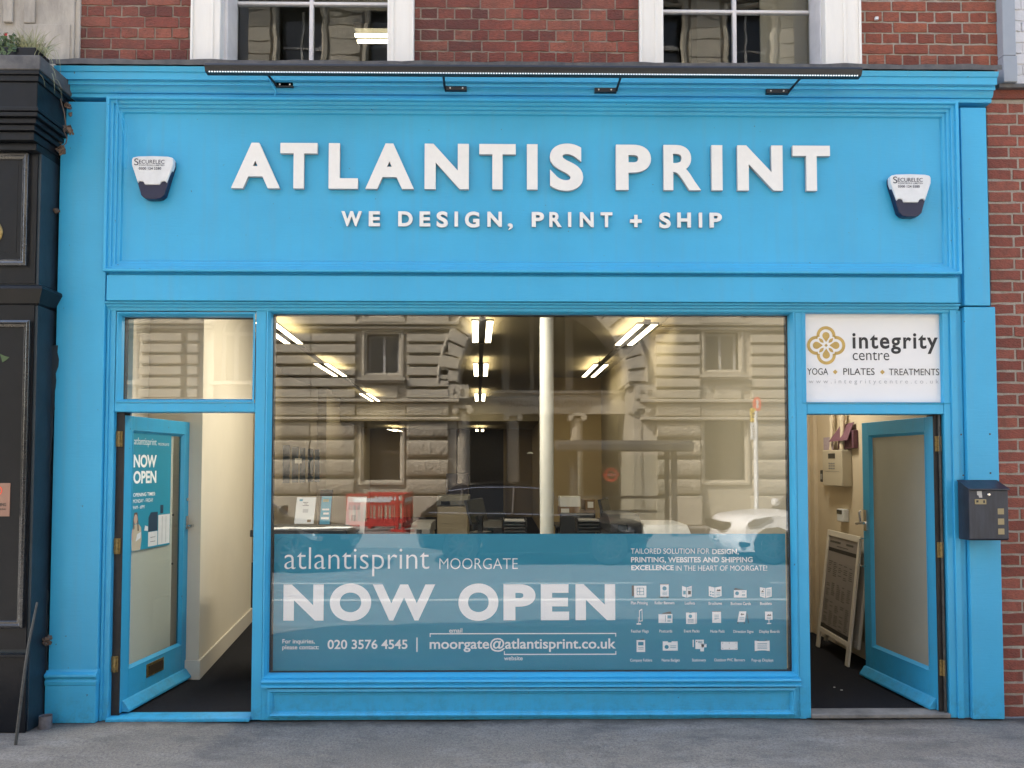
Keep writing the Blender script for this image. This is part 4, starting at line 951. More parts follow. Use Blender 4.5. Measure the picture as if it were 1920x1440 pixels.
# stone pilaster above the black shop
st = thing('stone_pilaster', 'weathered pale stone pilaster with vertical fluting at the top left corner', 'pilaster', (-3.1, .0, 4.2))
ys = -.02; zz0 = ct + .03
MB().box(-5.6, PX(138, ys, 60), ys, .3, zz0, 6.2).build('shaft', 'stone', st, bevel=.006)
MB().box(PX(138, ys, 60), PX(147, ys, 60), ys + .015, .3, zz0, 6.2).build('shaft_edge', 'stone', st, bevel=.004)
for a, b, o_ in ((-60, -8, .02), (8, 26, .018), (46, 67, .012)):
    MB().box(PX(a, ys, 40), PX(b, ys, 40), ys - o_, ys, PZ(51, ys), 6.2).build('flute', 'stone', st, bevel=.01)
MB().box(PX(46, ys, 40), PX(133, ys, 40), ys - .008, ys, zz0, PZ(52, ys)).build('base_block', 'stone', st, bevel=.006)

# planter on the ledge with grasses
pt = thing('planter', 'dark window box on the ledge filled with trailing grass and ivy', 'planter', (-3.3, -.3, 4.2))
MB().box(-4.3, PX(70, -.33, 100), -.35, -.2, e(110) + .002, e(91)).build('box', 'black_paint', pt, bevel=.004)
gr = MB(); rg = random.Random(21)
def blade(mb, p, d, ln_, curl, wd, nseg=7):
    pts = []; q = Vector(p); v = Vector(d).normalized()
    for i in range(nseg + 1):
        pts.append(q.copy()); q = q + v * ln_ / nseg; v = (v + Vector((0, 0, -curl / nseg))).normalized()
    sd = v.cross(Vector((0, 1, 0))); sd = Vector((rg.uniform(.3, 1), rg.uniform(-.6, .6), rg.uniform(-.2, .2))).normalized()
    k = len(mb.v)
    for i, q in enumerate(pts):
        ww = wd * (1 - (i / nseg) ** 1.6 * .85); mb.v += [tuple(q - sd * ww), tuple(q + sd * ww)]
    for i in range(nseg): a = k + 2 * i; mb.f.append((a, a + 1, a + 3, a + 2))
zp = e(92)
for i in range(260):
    x = PX(rg.gauss(52, 17), -.3, 90); blade(gr, (x, rg.uniform(-.34, -.24), zp - .005), (rg.gauss(.25, .5), rg.uniform(-.5, .2), 1), rg.uniform(.06, .17), rg.uniform(.6, 2.6), .0026)
for i in range(70):
    x = PX(rg.uniform(-40, 40), -.3, 90); blade(gr, (x, rg.uniform(-.34, -.24), zp), (rg.gauss(0, .5), rg.uniform(-.4, .2), 1), rg.uniform(.06, .14), rg.uniform(.3, 2), .0015)
for (a, b, l_) in ((72, 108, .30), (78, 112, .22), (85, 104, .26), (66, 106, .24), (90, 110, .30), (70, 110, .33)):
    X, Z = P(a, b, -.36); blade(gr, (X, -.37, Z), (rg.uniform(.3, .8), -.3, .5), l_, rg.uniform(3, 4.5), .0022, 10)
for (a, b, l_) in ((75, 140, .12), (100, 140, .16), (105, 150, .13), (110, 165, .12), (97, 128, .10)):
    X, Z = P(a, b, -.37); blade(gr, (X, -.385, Z), (rg.uniform(.2, .6), -.2, -.3), l_, 2.5, .0016, 8)
gr.build('grass', 'leaf_dry', pt)
lf = MB()
for i in range(520):
    x = PX(rg.uniform(-60, 34), -.33, 90); z = zp + rg.uniform(-.03, .085); y = -.30 + rg.uniform(-.07, .07)
    T = Matrix.Translation((x, y, z)) @ Matrix.Rotation(rg.uniform(0, 6.3), 4, 'Y') @ Matrix.Rotation(rg.uniform(-1, 1), 4, 'X'); r_ = rg.uniform(.009, .021)
    lf.add([T @ Vector(v) for v in ((0, 0, -r_), (r_ * .7, .002, -.2 * r_), (r_ * .35, 0, .3 * r_), (0, 0, r_ * 1.2), (-r_ * .35, 0, .3 * r_), (-r_ * .7, .002, -.2 * r_))], [(0, 1, 2, 3, 4, 5)])
for (a, b) in ((8, 100), (15, 104), (20, 98), (5, 96), (12, 108)):
    X, Z = P(a, b, -.36)
    for q in range(5):
        T = Matrix.Translation((X + rg.uniform(-.01, .01), -.37, Z)) @ Matrix.Rotation(q * 1.26, 4, 'Y'); lf.add([T @ Vector(v) for v in ((0, 0, 0), (.006, -.004, .012), (0, -.004, .022), (-.006, -.004, .012))], [(0, 1, 2, 3)])
lf.build('ivy', 'leaf', pt)
fl = MB(); X, Z = P(13, 66, -.36)
for q in range(5):
    T = Matrix.Translation((X, -.37, Z)) @ Matrix.Rotation(q * 1.26, 4, 'Y'); fl.add([T @ Vector(v) for v in ((0, 0, 0), (.005, 0, .006), (0, 0, .011), (-.005, 0, .006))], [(0, 1, 2, 3)])
fl.build('flower', 'flower', pt)
# dead leaf and vine hanging off the ledge
mb = MB(); v0 = [P(119, 240, -.12), P(121, 250, -.12), P(126, 258, -.12), P(124, 268, -.12), P(116, 276, -.12)]
mb.tube([(x, -.12, z) for x, z in v0], .003, 6); mb.tube([(PX(113, -.14, 200), -.14, PZ(190, -.14)), (PX(119, -.14, 200), -.13, PZ(215, -.14)), (PX(121, -.14, 200), -.12, PZ(240, -.12))], .0035, 6)
vn = tag(mb.build('vine', 'leaf_brown', None), 'dead brown vine with a withered leaf hanging beside the black ledge', 'vine')
mb = MB()
for (a, b, sz) in ((131, 240, .03), (134, 248, .022), (114, 285, .026), (120, 279, .02)):
    X, Z = P(a, b, -.12)
    for q in range(4):
        T = Matrix.Translation((X + rg.uniform(-.01, .01), -.12 + rg.uniform(-.01, .01), Z + rg.uniform(-.01, .01))) @ Matrix.Rotation(rg.uniform(0, 6), 4, 'Y') @ Matrix.Rotation(rg.uniform(-1, 1), 4, 'X')
        mb.add([T @ Vector(v) for v in ((0, 0, -sz * .6), (sz * .4, .004, -.1 * sz), (sz * .2, 0, sz * .5), (-sz * .25, .003, sz * .4), (-sz * .4, 0, -.1 * sz))], [(0, 1, 2, 3, 4)])
mb.build('withered_leaf', 'leaf_brown', vn)

# leaning rod, pipe stub at the pavement
mb = MB().tube([(PX(30, -.42, 1365), -.42, .0), (PX(44, -.36, 1290), -.37, PZ(1290, -.37)), (PX(55, -.3, 1210), -.31, PZ(1210, -.31)), (PX(69, -.23, 1128), -.225, PZ(1128, -.225))], [.009, .009, .0085, .007], 10)
tag(mb.build('metal_rod', 'rod', None, smooth=True), 'thin bent metal rod leaning against the corner of the black shopfront', 'rod')
X, Z = P(89, 1350, -.11)
mb = MB().lathe([(.0, .02), (.031, .02), (.031, .072), (.037, .076), (.037, -.01), (.0, -.01)], (X, -.13, .0), 20)
tag(mb.build('pipe_stub', 'pipe_stub', None, smooth=True), 'short cut grey pipe stub standing on the pavement by the blue plinth', 'pipe')

# ================================================================== INSIDE THE PRINT SHOP
FZ = .018
struct(MB().box(-6, 3.2, .10, 20, FZ - .02, FZ).build('floor', 'carpet'))
CZ = 3.35
struct(MB().box(-6, 2.2, .14, 14.6, CZ, CZ + .1).box(-6, 2.2, 14.55, 14.6, 2.75, CZ - .002).box(-6, 2.2, 14.6, 20, 2.75, 2.8).build('ceiling', 'ceiling'))
struct(MB().box(-4.0, 2.0, .145, .20, 2.66, CZ - .001).build('wall', 'ceiling'))
def wall(name, label, m, *a):
    o = MB().box(*a).build(name, m, None); return tag(o, label, 'wall')
# partition by the left door: end face and long side
pw = thing('partition_wall', 'cream plaster wall with white skirting just inside the left door', 'wall', (-2.6, 1.5, 0))
cx0, cy0 = PX(372, .88, 1270), .88
cx1, cy1 = PX(470, 3.0, 1160), 3.0
pv = [(-3.5, cy0), (cx0, cy0), (cx1, cy1), (-4.1, cy1)]
def plan_prism(pv, z0, z1, name, m, parent, bevel=0):
    n = len(pv); mb = MB(); mb.add([(x, y, z0) for x, y in pv] + [(x, y, z1) for x, y in pv], [tuple(range(n)), tuple(range(2 * n - 1, n - 1, -1))] + [(i, i + n, (i + 1) % n + n, (i + 1) % n) for i in range(n)])
    return mb.build(name, m, parent, bevel=bevel)
plan_prism(pv, FZ, CZ - .002, 'plaster', 'cream', pw)
sk = [(-3.5, cy0 - .016), (cx0 + .016, cy0 - .016), (cx1 + .016, cy1), (cx1 + .002, cy1), (cx0 + .001, cy0 - .001), (-3.5, cy0 - .001)]
plan_prism(sk, FZ, FZ + .145, 'skirting', 'cream_gloss', pw, .004)
wall('side_wall', 'cream left side wall at the back of the print shop', 'cream', -4.3, -4.15, 3.0, 19.5, FZ, CZ - .003)
wall('side_wall', 'short cream wall strip behind the blue left pilaster', 'cream', -3.5, -2.53, .26, .30, FZ, CZ - .003)
wall('side_wall', 'cream wall beside the left door swing', 'cream', -2.75, -2.70, .30, .87, FZ, CZ - .003)
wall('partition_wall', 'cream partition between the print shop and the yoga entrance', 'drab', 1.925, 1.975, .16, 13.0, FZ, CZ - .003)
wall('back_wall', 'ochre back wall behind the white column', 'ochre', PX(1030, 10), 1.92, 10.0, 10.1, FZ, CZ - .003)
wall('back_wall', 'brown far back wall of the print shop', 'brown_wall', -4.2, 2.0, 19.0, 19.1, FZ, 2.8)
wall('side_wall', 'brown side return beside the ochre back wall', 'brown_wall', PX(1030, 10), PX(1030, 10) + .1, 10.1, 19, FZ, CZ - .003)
for px_, w_ in ((560, .34), (650, .30)):
    d_ = 12.0
tag(MB().box(-4.148, -3.95, 8.2, 8.7, FZ, CZ - .004).build('wall_pier', 'cream'), 'nearer cream wall pier on the left side of the shop', 'pier')
tag(MB().box(-4.148, -3.95, 12.2, 12.7, FZ, CZ - .004).build('wall_pier', 'cream'), 'farther cream wall pier on the left side of the shop', 'pier')
fd = thing('back_door', 'dark framed door opening in the brown far wall', 'door', (-1.0, 18.9, 0))
a, b = PX(855, 18.9), PX(944, 18.9)
MB().box(a, b, 18.93, 18.99, FZ, PZ(802, 18.9)).build('leaf', 'jamb', fd); MB().box(a - .08, a, 18.9, 18.99, FZ, PZ(800, 18.9)).box(b, b + .08, 18.9, 18.99, FZ, PZ(800, 18.9)).box(a - .08, b + .08, 18.9, 18.99, PZ(800, 18.9), PZ(794, 18.9)).build('frame', 'brown_wall', fd)

co = thing('column', 'round white column standing in the middle of the shop', 'column', (PX(1025, 2.0), 2.0, 0))
MB().lathe([(.063, FZ), (.063, CZ - .002)], (PX(1025, 2.0, 700), 2.0, 0), 32).build('shaft', 'column', co, smooth=True)
MB().lathe([(.09, FZ), (.09, FZ + .12), (.063, FZ + .125)], (PX(1025, 2.0, 700), 2.0, 0), 32).build('base', 'column', co, smooth=True)

# suspended strip lights in three rows
def light(pxn, pyn, dn, pxf, pyf, df, label):
    A = Vector((PX(pxn, dn - 5, pyn), dn - 5, P(pxn, pyn, dn - 5)[1])); B = Vector((PX(pxf, df - 5, pyf), df - 5, P(pxf, pyf, df - 5)[1]))
    z = (A.z + B.z) / 2; A.z = B.z = z
    ang = math.atan2(-(B.x - A.x), B.y - A.y); L = (B - A).length
    t = thing('ceiling_light', label, 'ceiling light', A, ang, 'twin strip lights hanging in rows', world=False)
    MB().box(-.125, .125, -.04, L + .04, -.002, .012).box(-.035, .035, -.02, L + .02, .012, .05).build('housing', 'lamp_body', t, bevel=.002)
    for sx in (-1, 1):
        MB().quad((sx * .045, 0, -.004), (sx * .045, L, -.004), (sx * .118, L, -.004), (sx * .118, 0, -.004)).build('diffuser', 'lamp', t)
        MB().quad((sx * .045, .02, .0135), (sx * .105, .02, .0135), (sx * .105, L - .02, .0135), (sx * .045, L - .02, .0135)).build('uplight', 'lamp_up', t)
    wz = CZ - z if A.y < 14 else 2.75 - z
    MB().tube([(0, .15, .05), (0, .15, wz)], .004, 6).tube([(0, L - .15, .05), (0, L - .15, wz)], .004, 6).build('hanger', 'lamp_body', t)
    return t
FIRST = light(905, 600, 8.5, 903, 643, 10.0, 'nearest twin strip light of the middle row')
light(901.5, 682, 12.1, 901.5, 705, 13.8, 'second twin strip light of the middle row')
light(900, 738, 17.2, 900, 752, 19.2, 'third twin strip light of the middle row')
light(899.5, 803.5, 21.6, 899.5, 810, 23.0, 'farthest twin strip light of the middle row below the low ceiling')
light(497, 604, 8.5, 551, 644, 10.0, 'nearest twin strip light of the left row')
light(602, 682, 12.1, 638, 705, 13.8, 'second twin strip light of the left row')
light(683, 738, 17.2, 704, 752, 19.2, 'third twin strip light of the left row')
light(733, 804, 21.6, 748, 809.5, 23.0, 'farthest twin strip light of the left row below the low ceiling')
light(1214, 607, 8.6, 1169.5, 647, 10.1, 'nearer twin strip light of the right row')
light(1127, 684, 12.1, 1103, 706, 13.8, 'farther twin strip light of the right row')
def light_at(x0, y0, x1, y1, z, label):
    p0, p1 = Vector((x0, y0, z)), Vector((x1, y1, z))
    t = dup(FIRST, loc=p0, rz=math.atan2(-(x1 - x0), y1 - y0), label=label)
    for ch in t.children:
        if ch.name.startswith('diffuser'): ch.data = ch.data.copy(); ch.data.materials[0] = M['lamp_front']
    return t
light_at(-.26, .55, -.27, 2.05, 3.215, 'front twin strip light of the middle row just inside the window head')
light_at(-1.25, 1.0, -1.3, 2.5, 3.215, 'unseen twin strip light added between the left and middle rows behind the window head')  # unseen lamp, kept off the left row and extra bright to light the front
cl = thing('ceiling_light', 'round ceiling lamp of the yoga entrance above the right door', 'ceiling light', (2.45, 1.5, 2.64))
MB().lathe([(0, 0), (.15, 0), (.16, .06), (.16, .10), (0, .10)], (2.45, 1.5, 2.54), 24).build('base', 'plastic_white', cl)
MB().lathe([(0, -.05), (.09, -.04), (.14, -.005), (.145, .0)], (2.45, 1.5, 2.54), 24).build('diffuser', 'lamp_hall', cl)
def rail(pa, da, pb_, db, label):
    A = Vector((PX(pa[0], da - 5, pa[1]), da - 5, PZ(pa[1], da - 5))); B = Vector((PX(pb_[0], db - 5, pb_[1]), db - 5, PZ(pb_[1], db - 5))); B.z = A.z
    d = (B - A).normalized(); s_ = Vector((d.y, -d.x, 0)) * .03
    mb = MB(); up = Vector((0, 0, .035)); mb.add([A - s_, A + s_, B + s_, B - s_, A - s_ + up, A + s_ + up, B + s_ + up, B - s_ + up], [(0, 1, 2, 3), (4, 5, 6, 7), (0, 1, 5, 4), (1, 2, 6, 5), (2, 3, 7, 6), (3, 0, 4, 7)])
    tag(mb.build('lighting_track', 'lamp_body'), label, 'lighting track', 'tracks joining the strip lights')
rail((903, 645), 10.1, (901.5, 681), 12.0, 'black track joining the nearest two lights of the middle row')
rail((901.5, 706), 13.9, (900, 737), 17.1, 'black track between the second and third lights of the middle row')
rail((553, 645), 10.1, (601, 681), 12.0, 'black track joining the nearest two lights of the left row')
rail((640, 706), 13.9, (681, 737), 17.1, 'black track between the second and third lights of the left row')
rail((1166, 649), 10.2, (1128, 683), 12.0, 'black track joining the two lights of the right row')

# counter by the window and what stands on it
ct_ = thing('counter', 'low black counter with papers behind the left part of the window', 'counter', (-1.5, 1.0, 0))
ctz = PZ(989, 1.0)
MB().box(-1.88, -1.16, .75, 1.35, ctz - .05, ctz).build('top', 'dark_plastic', ct_, bevel=.006)
MB().box(-1.85, -1.19, .78, 1.32, FZ, ctz - .051).build('carcass', 'dark_plastic', ct_)
rp = random.Random(4)
for i, (x, y, a, lb) in enumerate([(-1.72, .86, .1, 'leftmost loose white sheet on the black counter'), (-1.60, .90, -.2, 'second loose sheet lying on the black counter'), (-1.42, .86, .3, 'tilted loose sheet near the teal stand on the counter'), (-1.27, .9, -.1, 'rightmost loose sheet at the counter edge')]):
    o = thing('paper', lb, 'paper', (x, y, ctz), a, 'loose sheets on the counter', world=False)
    MB().box(-.105, .105, -.074, .074, .001 + i * .001, .006 + i * .0012).build('sheet', 'paper', o)
def stand(label, x0, y0_, x1, y1_, Y, m, marks, lean=.04, name='display_stand', cat='display stand'):
    a, b = PX(x0, Y, y0_), PX(x1, Y, y0_); z1_, z0_ = PZ(y0_, Y), PZ(y1_, Y)
    t = thing(name, label, cat, ((a + b) / 2, Y, z0_))
    MB().add([(a, Y, z0_), (b, Y, z0_), (b + .01, Y + lean, z1_), (a + .01, Y + lean, z1_), (a, Y + .006, z0_), (b, Y + .006, z0_), (b + .01, Y + lean + .006, z1_), (a + .01, Y + lean + .006, z1_)],
             [(0, 1, 2, 3), (7, 6, 5, 4), (0, 4, 5, 1), (1, 5, 6, 2), (2, 6, 7, 3), (3, 7, 4, 0)]).build('sheet', m, t)
    MB().box((a + b) / 2 - .02, (a + b) / 2 + .02, Y + .03, Y + .09, z0_ - .001, z0_ + (z1_ - z0_) * .4).build('foot', 'dark_plastic', t)
    for (u0, v0, u1, v1, mm) in marks:
        f = lambda u, v: (a + (b - a) * u + .01 * v, Y + lean * v - .002, z0_ + (z1_ - z0_) * v)
        MB().add([f(u0, v0), f(u1, v0), f(u1, v1), f(u0, v1)], [(0, 1, 2, 3)]).build('print', mm, t)
    return t
mk1 = [(.15, .86, .32, .93, 'teal'), (.35, .80, .62, .82, 'ink'), (.42, .74, .58, .76, 'ink'), (.34, .68, .66, .70, 'ink'), (.38, .42, .66, .56, 'ink_grey'), (.66, .06, .86, .16, 'cardboard')]
stand('white printed card stand with an orange curve on the counter', 552, 933, 588, 982, .95, 'paper', mk1)
stand('teal leaflet dispenser with small icons on the counter', 599.5, 931, 618, 983, .98, 'teal', [(.15, .80, .75, .90, 'leaf_dry'), (.15, .50, .85, .56, 'paper'), (.3, .35, .85, .42, 'paper'), (.1, .18, .9, .26, 'paper')], .03)
stand('black narrow stand behind the teal leaflet dispenser', 597, 918, 621, 984, 1.06, 'dark_plastic', [], .02)
stand('tall white sheet stand right of the teal dispenser', 647, 932, 683, 1000, 1.25, 'paper', [(.1, .65, .7, .85, 'ink_grey'), (.3, .35, .5, .5, 'ink_grey')], .05)
# striped picture on the left wall
pp = thing('picture', 'picture of five dark blue upright strips with a small white card', 'picture', (-2.2, 4, 1.8))
Yp = 6.0
for a, b, t_, bo in ((530, 543, 835, 906), (547, 559, 838, 905), (562, 572, 840, 905), (577, 587, 842, 904), (590, 599, 843, 904)):
    MB().box(PX(a, Yp), PX(b, Yp), Yp, Yp + .02, PZ(bo, Yp), PZ(t_, Yp)).build('strip', 'blue_print' if 'blue_print' in M else 'mail_blue', pp)
MB().box(PX(553.5, Yp), PX(566, Yp), Yp - .02, Yp - .001, PZ(869, Yp), PZ(859.5, Yp)).build('card', 'paper', pp)

def desk(label, x0, x1, y0_, y1_, z, m='dark_plastic'):
    t = thing('desk', label, 'desk', ((x0 + x1) / 2, (y0_ + y1_) / 2, 0))
    MB().box(x0, x1, y0_, y1_, z - .03, z).build('top', m, t, bevel=.003)
    for x in (x0 + .03, x1 - .08):
        for y in (y0_ + .03, y1_ - .08): MB().box(x, x + .05, y, y + .05, FZ, z - .031).build('leg', 'black_metal', t)
    return t
desk('long dark desk left of the column', PX(850, 2.4), PX(1005, 2.4), 2.2, 3.2, .84)
desk('long dark desk right of the column', PX(1035, 2.4), PX(1290, 2.4), 2.2, 3.2, .84)
desk('low table carrying the cardboard boxes', PX(1040, 5), PX(1125, 5), 4.7, 5.4, PZ(983, 5))
def monitor(label, pcx, ptop, pbot, Y, ang):
    x = PX(pcx, Y, ptop); z1_ = PZ(ptop, Y); z0_ = PZ(pbot, Y)
    t = thing('monitor', label, 'monitor', (x, Y, z0_), ang, world=False)
    h_ = z1_ - z0_
    T = Matrix.Rotation(R(-14), 4, 'X')
    MB().box(-.26, .26, -.012, .012, h_ * .30, h_, T).build('housing', 'dark_plastic', t, bevel=.004)
    MB().box(-.245, .245, -.0135, -.0122, h_ * .33, h_ * .97, T).build('screen', 'screen', t)
    MB().box(-.025, .025, -.01, .03, 0, h_ * .5).build('neck', 'dark_plastic', t); MB().box(-.10, .10, -.07, .09, 0, .012).build('foot', 'dark_plastic', t)
    return t
monitor('dark tilted monitor on the desk left of the column', 903, 934, 999, 2.45, R(74))
monitor('dark tilted monitor on the desk right of the column', 1146, 933, 999, 2.45, R(74))
def cbox(label, x0, y0_, x1, y1_, Y, m='cardboard', dp_=.28, rot=0, lab=None):
    a, b = PX(x0, Y), PX(x1, Y); z1_, z0_ = PZ(y0_, Y), PZ(y1_, Y)
    t = thing('box', label, 'box', ((a + b) / 2, Y + .14, z0_), rot, 'boxes piled behind the column', world=False); w_ = (b - a) / 2
    MB().box(-w_, w_, -.14, dp_ - .14, 0, z1_ - z0_).build('carton', m, t, bevel=.003)
    MB().box(-w_ * 1.001, w_ * 1.001, -.03, .03, z1_ - z0_ + .0005, z1_ - z0_ + .002).build('tape', 'beige_plastic', t)
    if lab: MB().box(-w_ + 2 * w_ * lab[0], -w_ + 2 * w_ * lab[1], -.1415, -.1402, (z1_ - z0_) * lab[2], (z1_ - z0_) * lab[3]).build('label_sheet', 'paper', t)
cbox('white carton on top of the pile beside the column', 1050, 931, 1088, 950, 4.8, 'paper', lab=(.48, .65, .4, .7))
cbox('brown carton under the white one with a torn label', 1048, 950.5, 1086, 966, 4.8, lab=(.1, .5, .2, .8))
cbox('lowest brown carton with a white label in the left pile', 1053, 966.5, 1082, 982.5, 4.8, lab=(.08, .6, .2, .85))
cbox('small brown carton with a square label on the right pile', 1095, 937, 1113, 956, 4.9, rot=.1, lab=(.25, .85, .2, .8))
cbox('wide brown carton at the bottom of the right pile', 1083, 956.5, 1116, 983, 4.9)
def trays(label, x0, x1, y0_, y1_, Y):
    a, b = PX(x0, Y), PX(x1, Y); z1_, z0_ = PZ(y0_, Y), PZ(y1_, Y)
    t = thing('letter_tray', label, 'tray', ((a + b) / 2, Y, z0_)); n_ = 4
    for i in range(n_):
        z = z0_ + (z1_ - z0_) * i / n_
        MB().box(a, b, Y, Y + .3, z + .002, z + .008).box(a, a + .006, Y, Y + .3, z + .008, z + .03).box(b - .006, b, Y, Y + .3, z + .008, z + .03).build('tray', 'dark_plastic', t)
        MB().box(a + .01, b - .02, Y + .02, Y + .28, z + .009, z + .02).build('papers', 'grey_plastic', t)
trays('stack of black letter trays left of the column', 944, 988, 974, 999, 2.5)
trays('stack of black letter trays under the right monitor', 1083, 1128, 973, 999, 2.5)
# printers
def printer(label, x0, x1, yt_, Y, m, floor=True, dp_=.7):
    a, b = PX(x0, Y), PX(x1, Y); z1_ = PZ(yt_, Y); z0_ = FZ if floor else .84
    t = thing('printer', label, 'printer', ((a + b) / 2, Y, z0_))
    h_ = z1_ - z0_
    MB().box(a, b, Y, Y + dp_, z0_ + .05 * floor, z0_ + h_ * .86).build('body', m, t, bevel=.02)
    MB().xprof([(Y - .02, z0_ + h_ * .87), (Y - .02, z0_ + h_ * .94), (Y + .12, z0_ + h_), (Y + dp_, z0_ + h_), (Y + dp_, z0_ + h_ * .87)], a - .01, b + .01).build('lid', m if m != 'beige_plastic' else 'grey_plastic', t, bevel=.008)
    for q in (.22, .42, .62):
        MB().box(a + .04, b - .04, Y - .006, Y - .001, z0_ + h_ * q, z0_ + h_ * (q + .15)).build('drawer', m, t, bevel=.003)
    MB().box(a + .06, a + .30 * (b - a) + .06, Y - .03, Y - .021, z0_ + h_ * .88, z0_ + h_ * .93).build('control_panel', 'screen', t)
printer('large beige office copier at the left back of the shop', 820, 877, 930, 7.0, 'beige_plastic')
printer('black plotter with a raised lid by the right desk', 1145, 1200, 966, 1.7, 'dark_plastic')
printer('white rounded printer near the right end of the window', 1210, 1292, 986, 1.6, 'plastic_white')
printer('dark low printer left of the monitor', 905, 940, 978, 3.6, 'dark_plastic')
printer('beige machine standing right of the counter stands', 772, 806, 982, 4.0, 'beige_plastic')
tag(MB().box(PX(836, 8), PX(878, 8), 8.0, 8.35, PZ(932, 8), PZ(888, 8)).build('cabinet', 'purple_dark' if 'purple_dark' in M else 'jamb'), 'dark purple cabinet above the beige copier', 'cabinet')
def chair(label, x, y, a):
    t = thing('office_chair', label, 'chair', (x, y, FZ), a, 'office chairs at the desks', world=False)
    MB().box(-.23, .23, -.22, .22, .44, .51).build('seat', 'dark_plastic', t, bevel=.02)
    MB().box(-.21, .21, .20, .25, .60, 1.06).build('backrest', 'dark_plastic', t, bevel=.02)
    MB().box(-.02, .02, .22, .26, .47, .62).build('back_post', 'black_metal', t)
    MB().tube([(0, 0, .1), (0, 0, .44)], .025, 10).build('gas_post', 'black_metal', t)
    for k_ in range(5): MB().tube([(0, 0, .11), (.28 * math.cos(k_ * 1.257), .28 * math.sin(k_ * 1.257), .05)], .018, 6).build('leg', 'black_metal', t)
chair('black office chair behind the left desk', PX(930, 3.8), 3.8, .4); chair('black office chair behind the right desk', PX(1075, 3.7), 3.7, -.3)
ds = thing('wall_spotlight', 'small white wall lamp beside the far door', 'lamp', (0, 0, 0))
MB().lathe([(0, .02), (.05, 0), (.06, -.015), (0, -.02)], (PX(994, 9.0), 9.0, PZ(849, 9)), 16).build('shade', 'plastic_white', ds)

# ================================================================== THE YOGA ENTRANCE
wall('side_wall', 'tan right hand wall of the yoga entrance carrying the alarm panel', 'tan', 3.02, 3.12, .26, 2.45, FZ, 3.3)
wall('back_wall', 'tan end wall at the back of the yoga entrance', 'tan', 1.98, 3.02, 2.46, 2.5, FZ, 2.7)
struct(MB().box(1.98, 3.12, .20, 2.5, 2.66, 2.72).box(2.2, 3.2, .14, 14.6, CZ, CZ + .1).box(3.12, 3.2, .14, 20, 0, CZ).build('ceiling', 'ceiling'))
struct(MB().box(2.0, 3.12, .145, .20, 2.66, CZ - .001).build('wall', 'ceiling'))
dc = thing('door_casing', 'tan door casing in the corner of the yoga entrance', 'door casing', (2.9, 2.4, 0))
for i, (a, b, yy) in enumerate(((1526, 1534, 2.36), (1536, 1541, 2.40), (1543, 1546, 2.43))): MB().box(PX(a, yy), PX(b, yy), yy, 2.458, FZ, 2.65).build('upright', 'tan', dc, bevel=.006)
MB().box(3.004, 3.02, .3, 2.3, FZ, FZ + .14).build('skirting', 'cream_gloss', dc, bevel=.003)
ap = thing('alarm_keypad', 'beige alarm control panel with a small dark screen on the tan wall', 'alarm panel', (2.95, 1.8, 1.45))
ya, yb_ = 1.62, 2.02; xa = 2.925
MB().box(xa, 3.019, ya, yb_, 1.445, 1.765).build('body', 'beige_plastic', ap, bevel=.01, seg=3)
MB().box(xa - .002, xa + .001, ya + .13, ya + .27, 1.69, 1.735).build('screen', 'screen', ap)
mb = MB()
for r_ in range(3):
    for c_ in range(3): mb.box(xa - .004, xa, ya + .14 + c_ * .045, ya + .17 + c_ * .045, 1.64 - r_ * .022, 1.652 - r_ * .022)
mb.build('keypad', 'grey_plastic', ap)
MB().box(xa - .003, xa, ya + .05, yb_ - .05, 1.575, 1.578).build('panel_seam', 'grey_plastic', ap)
kb = thing('key_safe', 'small black key safe left of the alarm panel', 'key safe', (2.97, 2.12, 1.5))
MB().box(2.95, 3.019, 2.07, 2.14, 1.475, 1.585).build('body', 'black_metal', kb, bevel=.008, seg=3); MB().box(2.947, 2.951, 2.085, 2.125, 1.50, 1.55).build('shutter', 'grey_plastic', kb)
for lab, yy, r_ in (('left conduit pipe running up from the alarm panel', 1.90, .016), ('right conduit pipe in front of the purple folder', 1.68, .02)):
    t = thing('conduit', lab, 'conduit', (2.97, yy, 1.76))
    MB().tube([(2.955, yy, 1.766), (2.962, yy, 1.84), (2.968, yy, 2.1), (2.968, yy, 2.65)], r_, 12).build('pipe', 'tan', t, smooth=True); MB().lathe([(r_ + .006, -.02), (r_ + .006, .02)], (2.967, yy, 2.04), 12).build('clip', 'tan', t)
fo = thing('folder', 'purple card folder with an open flap propped above the alarm panel', 'folder', (2.97, 1.6, 1.77))
MB().box(2.975, 3.015, 1.50, 1.80, 1.775, 1.93).build('pocket', 'purple', fo, bevel=.003)
mb = MB().add([(2.93, 1.52, 1.845), (2.925, 1.88, 1.84), (3.0, 1.80, 1.985), (3.0, 1.54, 2.0), (2.934, 1.52, 1.845), (2.929, 1.88, 1.84), (3.004, 1.80, 1.985), (3.004, 1.54, 2.0)], [(0, 1, 2, 3), (7, 6, 5, 4), (0, 3, 7, 4), (1, 5, 6, 2), (0, 4, 5, 1), (2, 6, 7, 3)]); mb.build('flap', 'purple', fo)
t = tag(MB().box(2.955, 2.96, 1.86, 2.06, 1.77, 1.885).build('card', 'lilac'), 'pale lilac card standing on the alarm panel beside the purple folder', 'card')
it = thing('thermostat', 'small white thermostat with a dark screen below the alarm panel', 'thermostat', (2.99, 1.75, 1.14))
MB().box(2.972, 3.019, 1.70, 1.84, 1.135, 1.245).build('body', 'plastic_white', it, bevel=.006); MB().box(2.969, 2.973, 1.735, 1.835, 1.20, 1.235).build('screen', 'screen', it)
